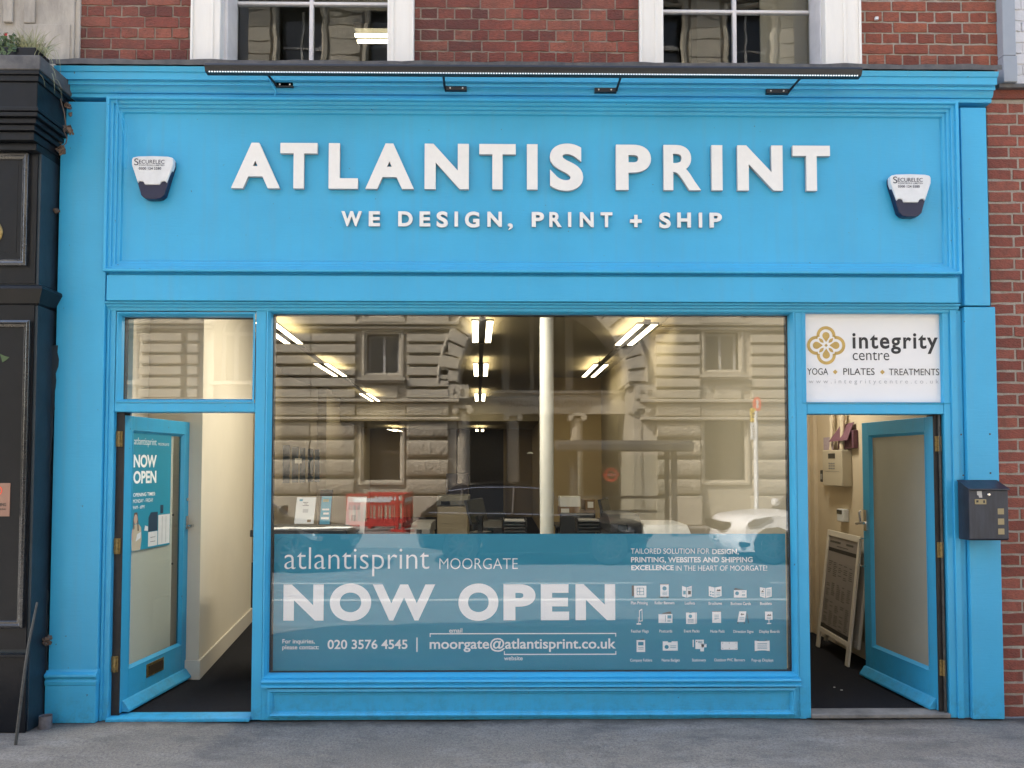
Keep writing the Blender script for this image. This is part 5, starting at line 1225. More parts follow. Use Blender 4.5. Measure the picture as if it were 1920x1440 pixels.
# timetable board, folded flat and leaning on the wall
ab = thing('a_board', 'cream framed timetable board leaning on the wall of the yoga entrance', 'a-board', (2.86, 1.5, 0))
p00 = Vector((2.815, 1.87, .17)); p01 = Vector((2.775, 1.15, .17)); tp = Vector((.105, .0, .885))
def brd(u, v, off=0): # u along the width (far to near), v up
    n_ = (p01 - p00).cross(tp).normalized(); n_ = n_ if n_.x < 0 else -n_
    return p00.lerp(p01, u) + tp * v + n_ * off
def slab(u0, u1, v0, v1, o0, o1):
    mb = MB(); vs = [brd(u, v, o) for u in (u0, u1) for v in (v0, v1) for o in (o0, o1)]
    return mb.add(vs, [(0, 1, 3, 2), (4, 6, 7, 5), (0, 4, 5, 1), (2, 3, 7, 6), (0, 2, 6, 4), (1, 5, 7, 3)])
fm = slab(0, .06, 0, 1, 0, .02); 
for s_ in (slab(.94, 1, 0, 1, 0, .02), slab(.06, .94, 0, .045, 0, .02), slab(.06, .94, .945, 1, 0, .02)): fm.add(s_.v, s_.f)
fm.build('frame', 'cream_gloss', ab, bevel=.003)
slab(.06, .94, .045, .945, .004, .010).build('timetable', 'board_face', ab)
mb = MB(); rb = random.Random(8)
for blk in ((.70, .56), (.50, .36), (.32, .06)):
    for c_ in range(5):
        u = .12 + c_ * .16; v = blk[0] - .004 * c_
        while v > blk[1]:
            if rb.random() < .82:
                w_ = rb.uniform(.06, .115); s_ = slab(u, u + w_, v, v + .006, .010, .0112); mb.add(s_.v, s_.f)
            v -= .018
mb.build('timetable_text', 'rod', ab)
mb = slab(.08, .92, .80, .835, .010, .0113); s_ = slab(.06, .94, .046, .085, .010, .0113); mb.add(s_.v, s_.f); mb.build('heading_band', 'jamb', ab)
mb = MB()
for u0, u1 in ((.10, .42), (.60, .80)):
    s_ = slab(u0, u1, .885, .905, .010, .0112); mb.add(s_.v, s_.f)
s_ = slab(.32, .66, .855, .862, .010, .0112); mb.add(s_.v, s_.f); mb.build('heading_text', 'rod', ab)
for u in (.0, .92): slab(u, u + .08, -.165, 0, 0, .02).build('leg', 'cream_gloss', ab, bevel=.003)
bk = slab(0, .06, -.10, .98, -.07, -.045)
for s_ in (slab(.94, 1, -.0, .98, -.07, -.045), slab(.06, .94, -.0, .05, -.07, -.045), slab(.06, .94, .05, .95, -.066, -.05)): bk.add(s_.v, s_.f)
bk.build('rear_frame', 'cream_gloss', ab, bevel=.003)
mb = MB().box(2.42, 2.436, .55, .556, FZ + .0005, FZ + .003).box(2.40, 2.412, .62, .626, FZ + .0005, FZ + .003)
tag(mb.build('litter', 'paper'), 'two tiny white scraps on the dark carpet by the right door', 'litter')

# ================================================================== ACROSS THE STREET (seen mirrored in the shop glass)
OD = 16.0
OY = RY(OD)                      # main wall plane of the opposite building
def ox(p, y=800): return PX(p, OD, y)
def oz(p): return PZ(p, OD)
ob = thing('stone_building', 'pale banded stone building with an arched entrance, mirrored in the shop window', 'building', (1, OY, 0))
# courses: smooth ashlar above the string, rock-faced below
smooth = [oz(748), oz(727), oz(706), oz(685), oz(664), oz(643), oz(620)]
pitch = smooth[1] - smooth[0]
EXT0, EXT1 = -15.0, 13.0
TOP = 16.5
piers = [(-15, ox(170)), (ox(262), ox(341)), (ox(352), ox(372)), (ox(500), ox(667)), (ox(763), ox(842)), (ox(1230), ox(1312)), (ox(1408), ox(1560)), (ox(1700), 13)]
def zig(z0, z1):
    out = []; z = z0
    while z < z1 - .05: out.append((z, min(z + pitch, z1))); z += pitch
    return out
sm = MB(); rk = MB()
ro = random.Random(12)
zS1 = oz(622)
for (a, b) in piers:
    ts = [a, b] if b - a < 2.0 else [a, a + (b - a) * .5, b]
    for (z0, z1) in zig(smooth[0] + .02, zS1):
        for i in range(len(ts) - 1):
            sm.box(ts[i] + .006, ts[i + 1] - .006, OY - .2, OY + .12, z0, z1 - .085)
    for (z0, z1) in [(oz(611) + .03, oz(611) + .03 + k * 0) for k in ()]: pass
    z = oz(606)
    while z < 7.4:
        for i in range(len(ts) - 1): sm.box(ts[i] + .006, ts[i + 1] - .006, OY - .2, OY + .10, z, min(z + pitch - .085, 7.4))
        z += pitch
    # lower rusticated blocks with rounded bulging faces
    zr = [oz(928), oz(894), oz(857), oz(821), oz(787)]
    for k_ in range(4):
        z0, z1 = zr[k_], zr[k_ + 1] - .0
        h_ = z1 - z0
        for i in range(len(ts) - 1):
            pr = []
            for q in range(9):
                an = -math.pi / 2 + math.pi * q / 8
                pr.append((OY + .04 + .12 * math.cos(an) ** .6 if q not in (0, 8) else OY + .05, z0 + h_ * .44 + (h_ * .42) * math.sin(an)))
            pr = [(OY - .2, z0 + .02)] + pr + [(OY - .2, z1 - .08)]
            rk.xprof(pr, ts[i] + .01, ts[i + 1] - .01)
    rk.box(a, b, OY - .2, OY + .13, oz(782) + .03, oz(757))
    sm.box(a - .02, b + .02, OY - .2, OY + .16, 0, oz(930))
sm.build('ashlar', 'opp', ob, bevel=.02, seg=1)
rk.build('rusticated_blocks', 'opp_rock', ob, bevel=.03, seg=2)
# backing wall between piers with openings left for windows
WINS = []
bk = MB()
def wallband(x0, x1, openings, z0, z1, y0=None, y1=None):
    """fill x0..x1, z0..z1 leaving rectangular openings (a,b,c,d)"""
    xs = sorted({x0, x1} | {o[0] for o in openings} | {o[1] for o in openings}); zs = sorted({z0, z1} | {o[2] for o in openings} | {o[3] for o in openings})
    for i in range(len(xs) - 1):
        for j in range(len(zs) - 1):
            xm, zm = (xs[i] + xs[i + 1]) / 2, (zs[j] + zs[j + 1]) / 2
            if x0 <= xm <= x1 and z0 <= zm <= z1 and not any(o[0] < xm < o[1] and o[2] < zm < o[3] for o in openings):
                bk.box(xs[i], xs[i + 1], y0 or OY - .35, y1 or OY - .02, zs[j], zs[j + 1])
w1 = (ox(687), ox(747), oz(704), oz(627)); w2 = (ox(1325), ox(1386), oz(697), oz(622))
l1 = (ox(682), ox(750), oz(905), oz(790)); l2 = (ox(1322), ox(1396), oz(905), oz(787))
u1 = (ox(687), ox(747), oz(596), oz(520)); u2 = (ox(1325), ox(1386), oz(596), oz(520))
bay1, bay2 = (ox(667), ox(763)), (ox(1312), ox(1408))
wallband(bay1[0] - .05, bay1[1] + .05, [w1, l1, u1], 0, 7.4)
wallband(bay2[0] - .05, bay2[1] + .05, [w2, l2, u2], 0, 7.4)
for a, b in piers: bk.box(a - .01, b + .01, OY - .35, OY - .10, 0, 7.4)
bk.box(ox(341), ox(352), OY - .35, OY - .12, 0, 7.4)
bk.box(ox(1560), ox(1700), OY - .35, OY - .1, 0, 7.4)
bk.build('wall', 'opp', ob)
# windows in the bays
for (a, b, c, d), lab in ((w1, 0), (w2, 0), (l1, 1), (l2, 1), (u1, 0), (u2, 0)):
    mb = MB().frame(a - .13, b + .13, c - .06, d + .13, [(0, OY - .03), (0, OY + .05), (.06, OY + .06), (.07, OY + .0), (.13, OY - .02), (.13, OY - .30)])
    fr_ = mb.build('window', 'opp', ob)
    MB().box(a, b, OY - .30, OY - .28, c, d).build('glass', 'opp_dark', fr_)
    if not lab:
        mm = MB(); m_ = (a + b) / 2
        for x in (a + .03, m_, b - .03): mm.box(x - .035, x + .035, OY - .28, OY - .24, c, d)
        for z in (c + .03, d - .03): mm.box(a, b, OY - .275, OY - .245, z - .035, z + .035)
        mm.build('frame', 'opp_frame', fr_)
        MB().box(a - .2, b + .2, OY - .1, OY + .24, c - .16, c - .08).box(a - .16, b + .16, OY - .1, OY + .17, c - .22, c - .16).build('sill', 'opp', fr_)
    else:
        MB().box(a, b, OY - .275, OY - .24, (c + d) / 2 - .04, (c + d) / 2 + .04).build('frame', 'opp_shade', fr_)
for q0, q1 in (bay1, bay2):
    MB().box(q0 + .42, q1 - .25, OY - .05, OY + .05, oz(747), oz(722)).build('apron_panel', 'opp', ob, bevel=.02)
    MB().box(q0 + .02, q1 - .02, OY - .2, OY + .09, oz(782) + .03, oz(757)).build('frieze_block', 'opp_rock', ob, bevel=.02)
# string courses, broken round the entrance arch
for (z0, z1, o_) in ((oz(611), oz(605), .22), (oz(619), oz(614), .15), (oz(755), oz(749), .22), (oz(788), oz(783), .26)):
    for a, b in ((-15, ox(395)), (ox(498), ox(862)), (ox(1200), 13)):
        if o_ == .26 and a == -15: b = ox(395)
        MB().box(a, b, OY - .05, OY + o_, z0, z1).build('string_course', 'opp', ob, bevel=.015, seg=1)
# arched openings with voussoirs
def arch(cx, r, zs, x0, x1, ztop, yb, nv=17, rw=.45, proud=.12, name='arch'):
    mb = MB(); n = 24
    for i in range(n):
        a, b = math.pi * i / n, math.pi * (i + 1) / n
        pa = (cx + r * math.cos(a), zs + r * math.sin(a)); pb = (cx + r * math.cos(b), zs + r * math.sin(b))
        qa = (x1 if math.cos(a) > 0.001 else x0 if math.cos(a) < -.001 else cx, None)
        top_a = (min(max(cx + (x1 - cx) * math.cos(a) * 1.35, x0), x1), ztop if abs(math.cos(a)) < .74 else zs + (ztop - zs) * math.sin(a) / .68)
        top_b = (min(max(cx + (x1 - cx) * math.cos(b) * 1.35, x0), x1), ztop if abs(math.cos(b)) < .74 else zs + (ztop - zs) * math.sin(b) / .68)
        vs = []
        for y in (OY - .02, yb): vs += [(pa[0], y, pa[1]), (pb[0], y, pb[1]), (top_b[0], y, min(top_b[1], ztop)), (top_a[0], y, min(top_a[1], ztop))]
        mb.add(vs, [(0, 1, 2, 3), (7, 6, 5, 4), (0, 4, 5, 1), (1, 5, 6, 2), (2, 6, 7, 3), (3, 7, 4, 0)])
    mb.build('spandrel', 'opp', ob)
    vb = MB()
    for i in range(nv):
        a, b = math.pi * (i + .06) / nv, math.pi * (i + .94) / nv; p = proud + (.05 if i % 2 else 0)
        pts = [(cx + rr_ * math.cos(t), zs + rr_ * math.sin(t)) for rr_, t in ((r + .002, a), (r + rw, a), (r + rw, (a + b) / 2), (r + rw, b), (r + .002, b), (r + .002, (a + b) / 2))]
        vb.prism(pts, OY - .2, OY + p)
    vb.build('voussoirs', 'opp', ob, bevel=.015, seg=1)
    for k_, (rr_, pr_) in enumerate(((r + rw + .02, .2), (r - .0, .16))):
        tb_ = MB()
        tb_.tube([(cx + rr_ * math.cos(math.pi * i / 24), OY + pr_ - .1, zs + rr_ * math.sin(math.pi * i / 24)) for i in range(25)], .06, 6); tb_.build('arch_moulding', 'opp', ob, smooth=True)
ecx, er = ox(1018), ox(1178) - ox(1018)
arch(ecx, er, oz(717), ox(840) - .02, ox(1232), 7.4, OY - 1.9, 23, .50)
# round headed window bays at the left (transom light)
fb = MB()
for a_, b_ in ((ox(371), ox(398)), (ox(494), ox(501)), (ox(169), ox(171)), (ox(259), ox(263))): fb.box(a_, b_, OY - .9, OY - .03, 0, 7.4)
fb.box(ox(828), ox(857), OY - .6, OY - .04, oz(717) - .1, 7.38).box(ox(1179), ox(1238), OY - .6, OY - .04, oz(717) - .1, 7.38)
fb.build('wall', 'opp', ob)
acx = ox(446); ar = acx - ox(398)
for cxx, rad in ((acx, ar), (ox(215), ox(215) - ox(170))):
    arch(cxx, rad, oz(612), cxx - rad - (.9 if cxx < -10 else .02 + (cxx - rad - ox(372)) * .98), cxx + rad + .05, 7.4, OY - .7, 13, .3, .06)
    gl = MB().box(cxx - rad, cxx + rad, OY - .75, OY - .72, oz(715), oz(612) + rad); g_ = gl.build('window', 'opp_dark', ob)
    fr2 = MB()
    for x in (cxx - rad + .04, cxx - rad * .42, cxx + rad * .42, cxx + rad - .04): fr2.box(x - .05, x + .05, OY - .72, OY - .62, oz(715), oz(618))
    fr2.box(cxx - rad, cxx + rad, OY - .71, OY - .60, oz(623), oz(617))
    fr2.tube([(cxx + rad * .42 * math.cos(math.pi * i / 16), OY - .66, oz(618) + rad * .45 * math.sin(math.pi * i / 16)) for i in range(17)], .05, 6)
    fr2.tube([(cxx + rad * .97 * math.cos(math.pi * i / 16), OY - .66, oz(618) + rad * .97 * math.sin(math.pi * i / 16)) for i in range(17)], .05, 6)
    fr2.build('frame', 'opp_frame', g_)
    MB().box(cxx - rad - .1, cxx + rad + .1, OY - .7, OY + .05, oz(722), oz(715)).build('sill', 'opp', g_)
    MB().box(cxx - rad - .05, cxx + rad + .05, OY - .7, OY - .15, oz(930), oz(722)).build('apron_panel', 'opp', ob); MB().box(cxx - rad - .05, cxx + rad + .05, OY - .3, OY + .1, 0, oz(930)).build('plinth', 'opp', ob)
# entrance: side walls, lintel with lettering, columns, dark doors
ex0, ex1 = ox(856), ox(1188)
MB().box(ox(838), ex0, OY - 1.9, OY - .02, 0, oz(717)).build('entrance_pier', 'opp', ob); MB().box(ex1 + .0, ox(1232), OY - 1.9, OY + .02, 0, oz(717)).build('entrance_pier', 'opp', ob)
MB().box(ex0 - .05, ex1 + .05, OY - 1.9, OY - 1.45, oz(762) - .1, oz(722) - .1).build('lintel', 'opp', ob); MB().box(ex0 - .05, ex1 + .05, OY - 1.9, OY - 1.36, oz(722) - .1, oz(716) - .1).build('lintel_cornice', 'opp', ob)
mb = MB(); Tm = Matrix.Translation((ox(1028), OY - 1.445, 0)) @ Matrix.Rotation(math.pi, 4, 'Z')
hw = (ox(1121) - ox(934)) / 2
text(mb, 'FASHION RETAIL ACADEMY', -hw, hw, oz(748.5) - .1, oz(736) - .1, 0, .0, 1.0, 0, Tm); mb.build('lettering', 'opp_shade', ob)
for c_ in (ox(860), ox(1211)):
    MB().box(c_ - .28, c_ + .28, OY, OY + .10, oz(748), oz(722)).build('number_block', 'opp', ob, bevel=.01)
    mb = MB(); Tm = Matrix.Translation((c_, OY + .103, 0)) @ Matrix.Rotation(math.pi, 4, 'Z'); text(mb, '84', -.16, .16, oz(743), oz(730), 0, .0, 1.6, 0, Tm); mb.build('number', 'opp_shade', ob)
for c_ in (ox(868), ox(963), ox(1092), ox(1201)):
    y_ = OY - 1.65 if ox(870) < c_ < ox(1150) else OY - .15
    z0 = oz(765) - (.1 if y_ < OY - 1 else 0); cl = MB().lathe([(.28, 0), (.28, .12), (.22, .2), (.20, .22), (.185, z0 - .15), (.21, z0 - .12), (.19, z0 - .1)], (c_, y_, 0), 24).build('column', 'opp_rock', ob, smooth=True)
    cp = MB().box(c_ - .25, c_ + .25, y_ - .24, y_ + .24, z0 - .02, z0 + .07)
    for sx in (-1, 1):
        for r_ in (.09, .05): cp.lathe([(0, .25 + (.12 - r_) * .4), (r_, .25 + (.12 - r_) * .4), (r_, -.25), (0, -.25)], (c_ + sx * .20, y_, z0 - .08), 16, 'y')
    cp.build('capital', 'opp', cl)
MB().box(ex0, ex1, OY - 3.0, OY - 2.9, 0, 7.4).build('entrance_wall', 'opp_shade', ob)
MB().box(ex0 - .3, ex1 + .3, OY - 3.0, OY - 1.91, 6.9, 7.0).box(ex0 - .3, ex0, OY - 3.0, OY - 1.91, 0, 6.9).box(ex1, ex1 + .3, OY - 3.0, OY - 1.91, 0, 6.9).build('entrance_reveal', 'opp', ob)
MB().box(ox(1000), ox(1008), OY - 2.89, OY - 2.7, oz(716), 7).box(ox(940), ox(957), OY - 2.89, OY - 2.65, oz(716), 7).box(ox(1075), ox(1092), OY - 2.89, OY - 2.65, oz(716), 7).build('fanlight_frame', 'opp', ob)
# upper storeys
yy = 7.4
MB().box(-15, 13, OY - .3, OY + .45, 7.4, 7.62).build('string_course', 'opp', ob, bevel=.03); MB().box(-15, 13, OY - .3, OY + .30, 7.62, 8.0).build('string_course', 'opp', ob, bevel=.03)
ops = []
for fl0, fl1 in ((8.7, 11.0), (12.6, 14.6)):
    x = -14.0
    while x < 12: ops.append((x, x + 1.2, fl0, fl1)); x += 2.55
bk = MB(); wallband(-15, 13, ops, 8.0, 15.4, OY - .35, OY - .0); bk.build('wall', 'opp', ob)
ut = MB()
z = 8.05
cols = sorted({-15.0, 13.0} | {o[0] - .25 for o in ops} | {o[1] + .25 for o in ops})
while z < 15.2:
    for i in range(0, len(cols) - 1, 2): ut.box(cols[i], cols[i + 1], OY - .1, OY + .09, z, z + pitch * 1.3 - .05)
    z += pitch * 1.3
ut.build('ashlar', 'opp', ob)
MB().box(-15, 13, OY - .3, OY + .3, 11.75, 11.95).build('string_course', 'opp', ob, bevel=.03)
MB().box(-15.2, 13.2, OY - .6, OY + .9, 15.4, 15.8).box(-15, 13, OY - .6, OY + .3, 15.8, 16.4).build('cornice', 'opp', ob, bevel=.05)
for o_ in ops:
    f_ = MB().frame(o_[0] - .16, o_[1] + .16, o_[2] - .05, o_[3] + .16, [(0, OY - .02), (0, OY + .1), (.10, OY + .12), (.16, OY + .02), (.16, OY - .32)]).build('window', 'opp', ob)
    MB().box(o_[0], o_[1], OY - .33, OY - .30, o_[2], o_[3]).build('glass', 'opp_dark', f_)
    m_ = (o_[0] + o_[1]) / 2; zm = (o_[2] + o_[3]) / 2
    MB().box(m_ - .03, m_ + .03, OY - .30, OY - .26, o_[2], o_[3]).box(o_[0], o_[1], OY - .295, OY - .265, zm - .04, zm + .04).build('frame', 'opp_frame', f_)
    MB().prism([(o_[0] - .3, o_[3] + .22), (o_[1] + .3, o_[3] + .22), (m_, o_[3] + .62)], OY - .1, OY + .28).build('pediment', 'opp', f_)
MB().box(-15, 13, OY - 8, OY - 3.4, 0, 16.0).build('rear_block', 'opp_shade', ob)
for xx, w_, h_, s_ in ((-27, 11.5, 12.5, 1), (20.5, 14, 11.5, 2)):
    t = thing('brick_building', 'plain stone house beyond the left end of the banded stone building' if s_ == 1 else 'plain stone house beyond the right end of the banded stone building', 'building', (xx, OY, 0))
    bk = MB(); ops2 = []
    x = xx - w_ / 2 + 1.0
    while x < xx + w_ / 2 - 1.5:
        for z_ in (1.0, 4.6, 8.2, 11.2):
            if z_ + 2 < h_: ops2.append((x, x + 1.2, z_, z_ + 2.1))
        x += 2.5
    wallband(xx - w_ / 2, xx + w_ / 2, ops2, 0, h_, OY - .3, OY + .05)
    bk.build('wall', 'opp', t)
    for a, b, c_, d_ in ops2:
        MB().box(a, b, OY - .25, OY - .2, c_, d_).build('window', 'opp_dark', t)
    MB().box(xx - w_ / 2, xx + w_ / 2, OY - 6, OY - .3, 0, h_ - .01).build('rear_block', 'opp_shade', t)

# ---- cars
def car(name, label, m, L, W, H, x, y, heading, hood=.34, white=False, group=None):
    """nose along local -X"""
    t = thing(name, label, 'car', (x, y, -.13), heading, group, world=False)
    belt, bon = H * .62, H * (.575 if white else .53)
    wr = .335; wf, wb = L * .19, L * .80
    def archpts(cx):
        return [(cx + (wr + .05) * math.cos(a), wr + (wr + .05) * math.sin(a)) for a in [math.pi * (1 - i / 8) for i in range(9)]]
    # lower body outline (x from nose=0), going round
    out = [(0.02, .42), (.06, .26), (.14, .19)] + [(wf - wr - .06, .20)] + archpts(wf)[0:9] + [(wf + wr + .06, .20), (wb - wr - .06, .20)] + archpts(wb) + [(wb + wr + .06, .24), (L - .08, .28), (L - .02, .50), (L - .03, .75), (L - .10, belt), (L * .62, belt + .01), (L * .36, belt - .01), (L * .305, belt - .035), (L * .20, bon + .03), (L * .11, bon - .005), (.20, bon - .04), (.09, bon - .09), (.035, bon - .18), (.012, .58)]
    ns = 12; mb = MB(); n = len(out)
    for j in range(ns + 1):
        v = -1 + 2 * j / ns; av = abs(v)
        for (px_, pz_) in out:
            xx = px_; tt = max(0, 1 - px_ / (L * .26)); xx += (.34 * av ** 3.2) * tt ** 1.2 * 1.0
            t2 = max(0, (px_ - L * .82) / (L * .18)); xx -= .18 * av ** 3 * t2
            hw_ = W / 2 * (1 - .10 * tt * 1.0) * (1 - .04 * (pz_ > belt - .06))
            zz = pz_ - (.05 * av ** 4 if pz_ > .6 else 0) + (.03 * av ** 4 if pz_ < .3 else 0)
            mb.v.append((xx - L / 2, v * hw_, zz))
    for j in range(ns):
        for i in range(n): a = j * n + i; b = j * n + (i + 1) % n; mb.f.append((a, b, b + n, a + n))
    mb.f.append(tuple(range(n))); mb.f.append(tuple(range((ns + 1) * n - 1, ns * n - 1, -1)))
    body = mb.build('body', m, t, smooth=True)
    # cabin: glass volume and roof
    cab = [(L * .30, belt - .03), (L * .44, H - .06), (L * .50, H - .02), (L * .66, H), (L * .82, H - .04), (L * .95, belt + .02)]
    mb = MB(); n = len(cab); ns2 = 6
    for j in range(ns2 + 1):
        v = -1 + 2 * j / ns2
        for (px_, pz_) in cab:
            f_ = (pz_ - belt) / (H - belt); hw_ = W / 2 * (.93 - .22 * max(0, f_)); mb.v.append((px_ - L / 2 + .06 * abs(v) ** 2, v * hw_, pz_ - .03 * v * v))
    for j in range(ns2):
        for i in range(n - 1): a = j * n + i; mb.f.append((a, a + 1, a + 1 + n, a + n))
    mb.f.append(tuple(range(n))); mb.f.append(tuple(range((ns2 + 1) * n - 1, ns2 * n - 1, -1)))
    gl = mb.build('glazing', 'car_glass', t, smooth=True)
    rf = MB(); k = [(L * .435, H - .055), (L * .50, H - .008), (L * .66, H + .012), (L * .83, H - .03), (L * .86, H - .10)]
    n = len(k)
    for j in range(ns2 + 1):
        v = -1 + 2 * j / ns2
        for (px_, pz_) in k:
            f_ = (pz_ - belt) / (H - belt); hw_ = W / 2 * (.945 - .22 * f_); rf.v.append((px_ - L / 2 + .06 * abs(v) ** 2, v * hw_, pz_ - .03 * v * v + .004))
    for j in range(ns2):
        for i in range(n - 1): a = j * n + i; rf.f.append((a, a + 1, a + 1 + n, a + n))
    rf.build('roof', m, t, smooth=True)
    for sy in (-1, 1):
        # window trim line along the side
        pts = []
        for px_, pz_ in ((L * .315, belt - .0), (L * .44, H - .085), (L * .55, H - .055), (L * .72, H - .06), (L * .84, H - .12), (L * .92, belt + .05), (L * .62, belt + .03), (L * .315, belt)):
            f_ = (pz_ - belt) / (H - belt); pts.append((px_ - L / 2 + .05, sy * (W / 2 * (.935 - .22 * max(0, f_)) + .008), pz_ - .02))
        MB().tube(pts, .010, 5).build('window_trim', 'chrome', gl, smooth=True)
        for px_ in (L * .575, L * .79):
            pts = [(px_ - L / 2 + .05, sy * (W / 2 * .935 + .004), belt), (px_ - L / 2 + .02, sy * (W / 2 * (.935 - .20)), H - .09)]
            MB().tube(pts, .03, 6).build('pillar', m, gl)
        mr = MB().box(L * .335 - L / 2, L * .335 - L / 2 + .10, sy * W / 2 * .95, sy * (W / 2 * .95 + .20), belt + .0, belt + .14); mr.build('mirror', m, t, bevel=.03, seg=2)
        for cx_ in (wf, wb):
            y0_ = sy * (W / 2 - .02); s2 = -sy
            ty = MB().lathe([(wr * .66, -s2 * .0), (wr * .92, 0), (wr, s2 * .03), (wr, s2 * .19), (wr * .9, s2 * .21), (.0, s2 * .21)], (cx_ - L / 2, y0_, wr), 32, 'y').build('wheel', 'tyre', t, smooth=True)
            rm_ = MB().lathe([(wr * .68, -s2 * .005), (wr * .66, s2 * .01), (wr * .6, s2 * .06)], (cx_ - L / 2, y0_, wr), 32, 'y')
            for q in range(10):
                an = q * math.pi / 5; T = Matrix.Translation((cx_ - L / 2, y0_ + s2 * .012, wr)) @ Matrix.Rotation(an, 4, 'Y'); rm_.box(.03, wr * .67, -.008, .008, -.018, .018, T)
            rm_.lathe([(0, -s2 * .01), (.045, -s2 * .005), (.05, s2 * .02)], (cx_ - L / 2, y0_, wr), 16, 'y')
            rm_.build('rim', 'alu', ty)
        # headlight and fog lamp
        hl = MB(); pts = [(.06, bon - .10), (.30, bon - .045), (.66, bon + .012), (.60, bon - .045), (.34, bon - .15), (.08, bon - .17)]
        def onbody(px_, pz_, o_=.035):
            tt = max(0, 1 - px_ / (L * .26)); return (px_ + .34 * tt ** 1.2 - L / 2, sy * (W / 2 * (1 - .10 * tt) + o_), pz_ - .05)
        P3 = [onbody(a, b) for a, b in pts]; P4 = [(x_ + .03, y_ - sy * .05, z_) for x_, y_, z_ in P3]
        n_ = len(P3); hl.add(P3 + P4, [tuple(range(n_))] + [(i, (i + 1) % n_, (i + 1) % n_ + n_, i + n_) for i in range(n_)])
        h_ = hl.build('headlight', 'lamp_clear' if 'lamp_clear' in M else 'grey_plastic', t)
        MB().lathe([(0, -.02), (.05, -.01), (.06, .02)], (.50 - L / 2, sy * (W / 2 * .925 + .03), bon - .135), 16, 'y').build('bulb', 'chrome', h_)
        fg = MB().box(.26 - L / 2, .46 - L / 2, sy * (W / 2 * .70), sy * (W / 2 * .915), .30, .40); fg.build('fog_lamp', 'black_metal', t, bevel=.03)
    MB().xprof([(-W * .32, bon - .15), (W * .32, bon - .15), (W * .34, bon - .22), (W * .26, bon - .31), (-W * .26, bon - .31), (-W * .34, bon - .22)], .0 - L / 2, .16 - L / 2).build('grille', 'black_metal', t, bevel=.01)
    MB().box(-.005 - L / 2, .06 - L / 2, -.26, .26, .38, .49).build('number_plate', 'plastic_white', t, bevel=.004)
    mb = MB(); Tm = Matrix.Translation((-.0065 - L / 2, 0, 0)) @ Matrix.Rotation(-math.pi / 2, 4, 'Z'); text(mb, 'LM68 ZCV', -.22, .22, .40, .47, 0, .02, 1, 0, Tm); mb.build('plate_text', 'ink', t)
    return t
car('parked_car', 'white parked crossover mirrored at the right end of the shop window', 'car_white', 4.35, 1.80, 1.54, 3.95 + 4.35 / 2, -9.35, 0, white=True)
car('parked_car', 'black parked saloon mirrored in the middle of the window', 'car_black', 4.3, 1.80, 1.44, PX(1000, 8.9), -9.30, math.pi)
car('passing_car', 'black car mirrored in the lower left corner of the window', 'car_black', 4.4, 1.82, 1.40, PX(650, 7.6) - 2.2, -8.35, math.pi)

# ---- red plastic barriers on the far pavement
def barrier(px0, px1, ptop, D, ang, label):
    x0, x1 = PX(px0, D), PX(px1, D)
    t = thing('barrier', label, 'barrier', ((x0 + x1) / 2, RY(D), -.012), ang, 'red plastic barriers on the far pavement', world=False)
    w_ = max(x1 - x0, .9) / 2 if ang == 0 else .9
    mb = MB().box(-w_, w_, -.03, .03, .86, .93).box(-w_, w_, -.025, .025, .64, .71).box(-w_, w_, -.03, .03, .12, .24).box(-w_, -w_ + .07, -.028, .028, 0, .92).box(w_ - .07, w_, -.028, .028, 0, .92)
    for i in range(9):
        x = -w_ + .07 + (2 * w_ - .14) * (i + .5) / 9; mb.box(x - .016, x + .016, -.022, .022, .24, .64); mb.box(x - .016, x + .016, -.02, .02, .71, .86)
    mb.build('frame', 'red_plastic', t, bevel=.008)
    MB().box(-w_ + .2, w_ - .2, -.034, .034, .72, .82).build('reflector', 'plastic_white', t)
    for s_ in (-1, 1): MB().box(s_ * w_ * .8 - .04, s_ * w_ * .8 + .04, -.25, .25, 0, .06).build('foot', 'red_plastic', t)
barrier(650, 748, 935, 14.2, 0, 'longest red barrier facing the street, mirrored left of centre')
barrier(690, 765, 935, 15.2, 0, 'rear red barrier behind the longest one')
barrier(765, 765, 935, 14.7, math.pi / 2, 'red barrier standing sideways at the right end of the pair')
# ---- bus shelter and bus stop
D = 12.8
bsx0, bsx1 = PX(1042, D), PX(1292, D)
t = thing('bus_shelter', 'dark metal bus shelter with a curved roof edge mirrored right of the column', 'bus shelter', ((bsx0 + bsx1) / 2, RY(D), 0))
zt = PZ(828, D)
y = RY(D)
MB().xprof([(y - .9, zt - .02), (y - .5, zt + .04), (y + .35, zt + .02), (y + .5, zt - .06), (y + .5, zt - .20), (y + .44, zt - .24), (y - .9, zt - .10)], bsx0, bsx1).build('roof', 'alu', t, bevel=.02)
for px_ in (1078, 1264): X = PX(px_, D); MB().box(X - .06, X + .06, y - .06, y + .06, 0, zt - .2).build('post', 'alu', t)
for px_ in (1078, 1264): X = PX(px_, D); MB().box(X - .05, X + .05, y - .85, y - .75, 0, zt - .1).build('post', 'alu', t)
MB().box(PX(1078, D), PX(1264, D), y - .82, y - .80, .3, zt - .3).build('pane', 'glass_door', t)
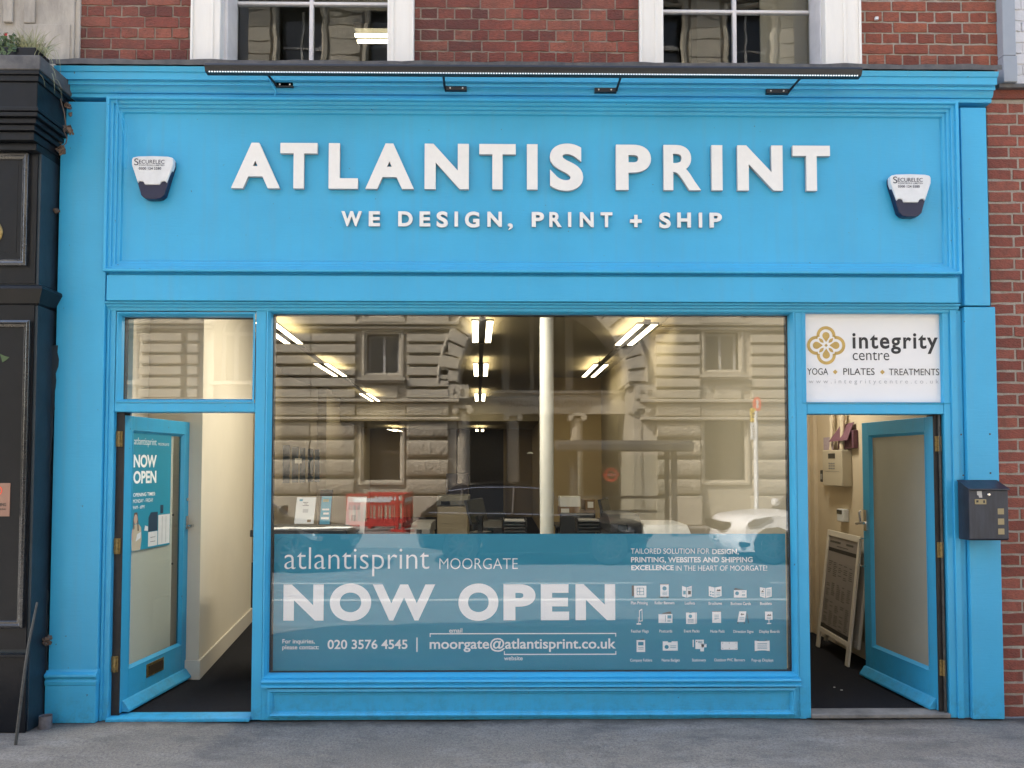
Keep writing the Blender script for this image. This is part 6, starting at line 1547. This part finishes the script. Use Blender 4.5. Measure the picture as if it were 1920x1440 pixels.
MB().box(PX(1078, D), PX(1264, D), y - .84, y - .78, PZ(938, D), PZ(932, D)).build('rail', 'alu', t); MB().box(PX(1100, D), PX(1240, D), y - .70, y - .50, .50, .56).build('bench', 'alu', t)
X, Z = PX(1145, D), PZ(890, D)
mb = MB(); ringseg(mb, (X, Z), .10, .165, 0, 6.2832, y + .07, 32); mb.flat([(X - .19, Z - .028), (X + .19, Z - .028), (X + .19, Z + .028), (X - .19, Z + .028)], y + .072)
mb.build('roundel', 'red_dark', t)
mb = MB(); Tm = Matrix.Translation((X, y + .074, 0)) @ Matrix.Rotation(math.pi, 4, 'Z'); text(mb, 'BUSES', -.10, .10, Z - .015, Z + .015, 0, .01, 1, 0, Tm); mb.build('lettering', 'plastic_white', t)
D = 10.7; y = RY(D)
t = thing('bus_stop', 'white bus stop pole with red disc and yellow notice mirrored near the window edge', 'bus stop', (PX(1418, D), y, 0))
X = PX(1418, D)
MB().tube([(X, y, -.01), (X, y, PZ(770, D))], .045, 12).build('pole', 'plastic_white', t, smooth=True)
mb = MB(); c_ = (PX(1421, D), PZ(757, D)); mb.prism([(c_[0] + .085 * math.cos(i * math.pi / 12), c_[1] + .15 * math.sin(i * math.pi / 12)) for i in range(24)], y - .02, y + .02); mb.build('disc', 'red_dark', t)
MB().box(c_[0] - .02, c_[0] + .02, y + .021, y + .024, c_[1] - .09, c_[1] + .09).build('disc_bar', 'plastic_white', t)
MB().box(PX(1409, D), PX(1417, D), y - .03, y + .03, PZ(791, D), PZ(765, D)).build('notice', 'yellow', t)
MB().box(PX(1409, D), PX(1420, D), y - .04, y + .035, PZ(824, D), PZ(792, D)).build('timetable_case', 'plastic_white', t)
mb = MB()
for i in range(5): mb.box(PX(1411, D), PX(1415, D), y + .036, y + .038, PZ(800 + i * 5, D), PZ(798 + i * 5, D))
for i in range(2): mb.box(PX(1410.5, D), PX(1415.5, D), y + .031, y + .033, PZ(777 + i * 6, D), PZ(774 + i * 6, D))
mb.build('notice_text', 'ink', t)
MB().box(PX(1412, D), PX(1430, D), y - .06, y - .03, PZ(840, D), PZ(827, D)).build('notice', 'beige_plastic', t)
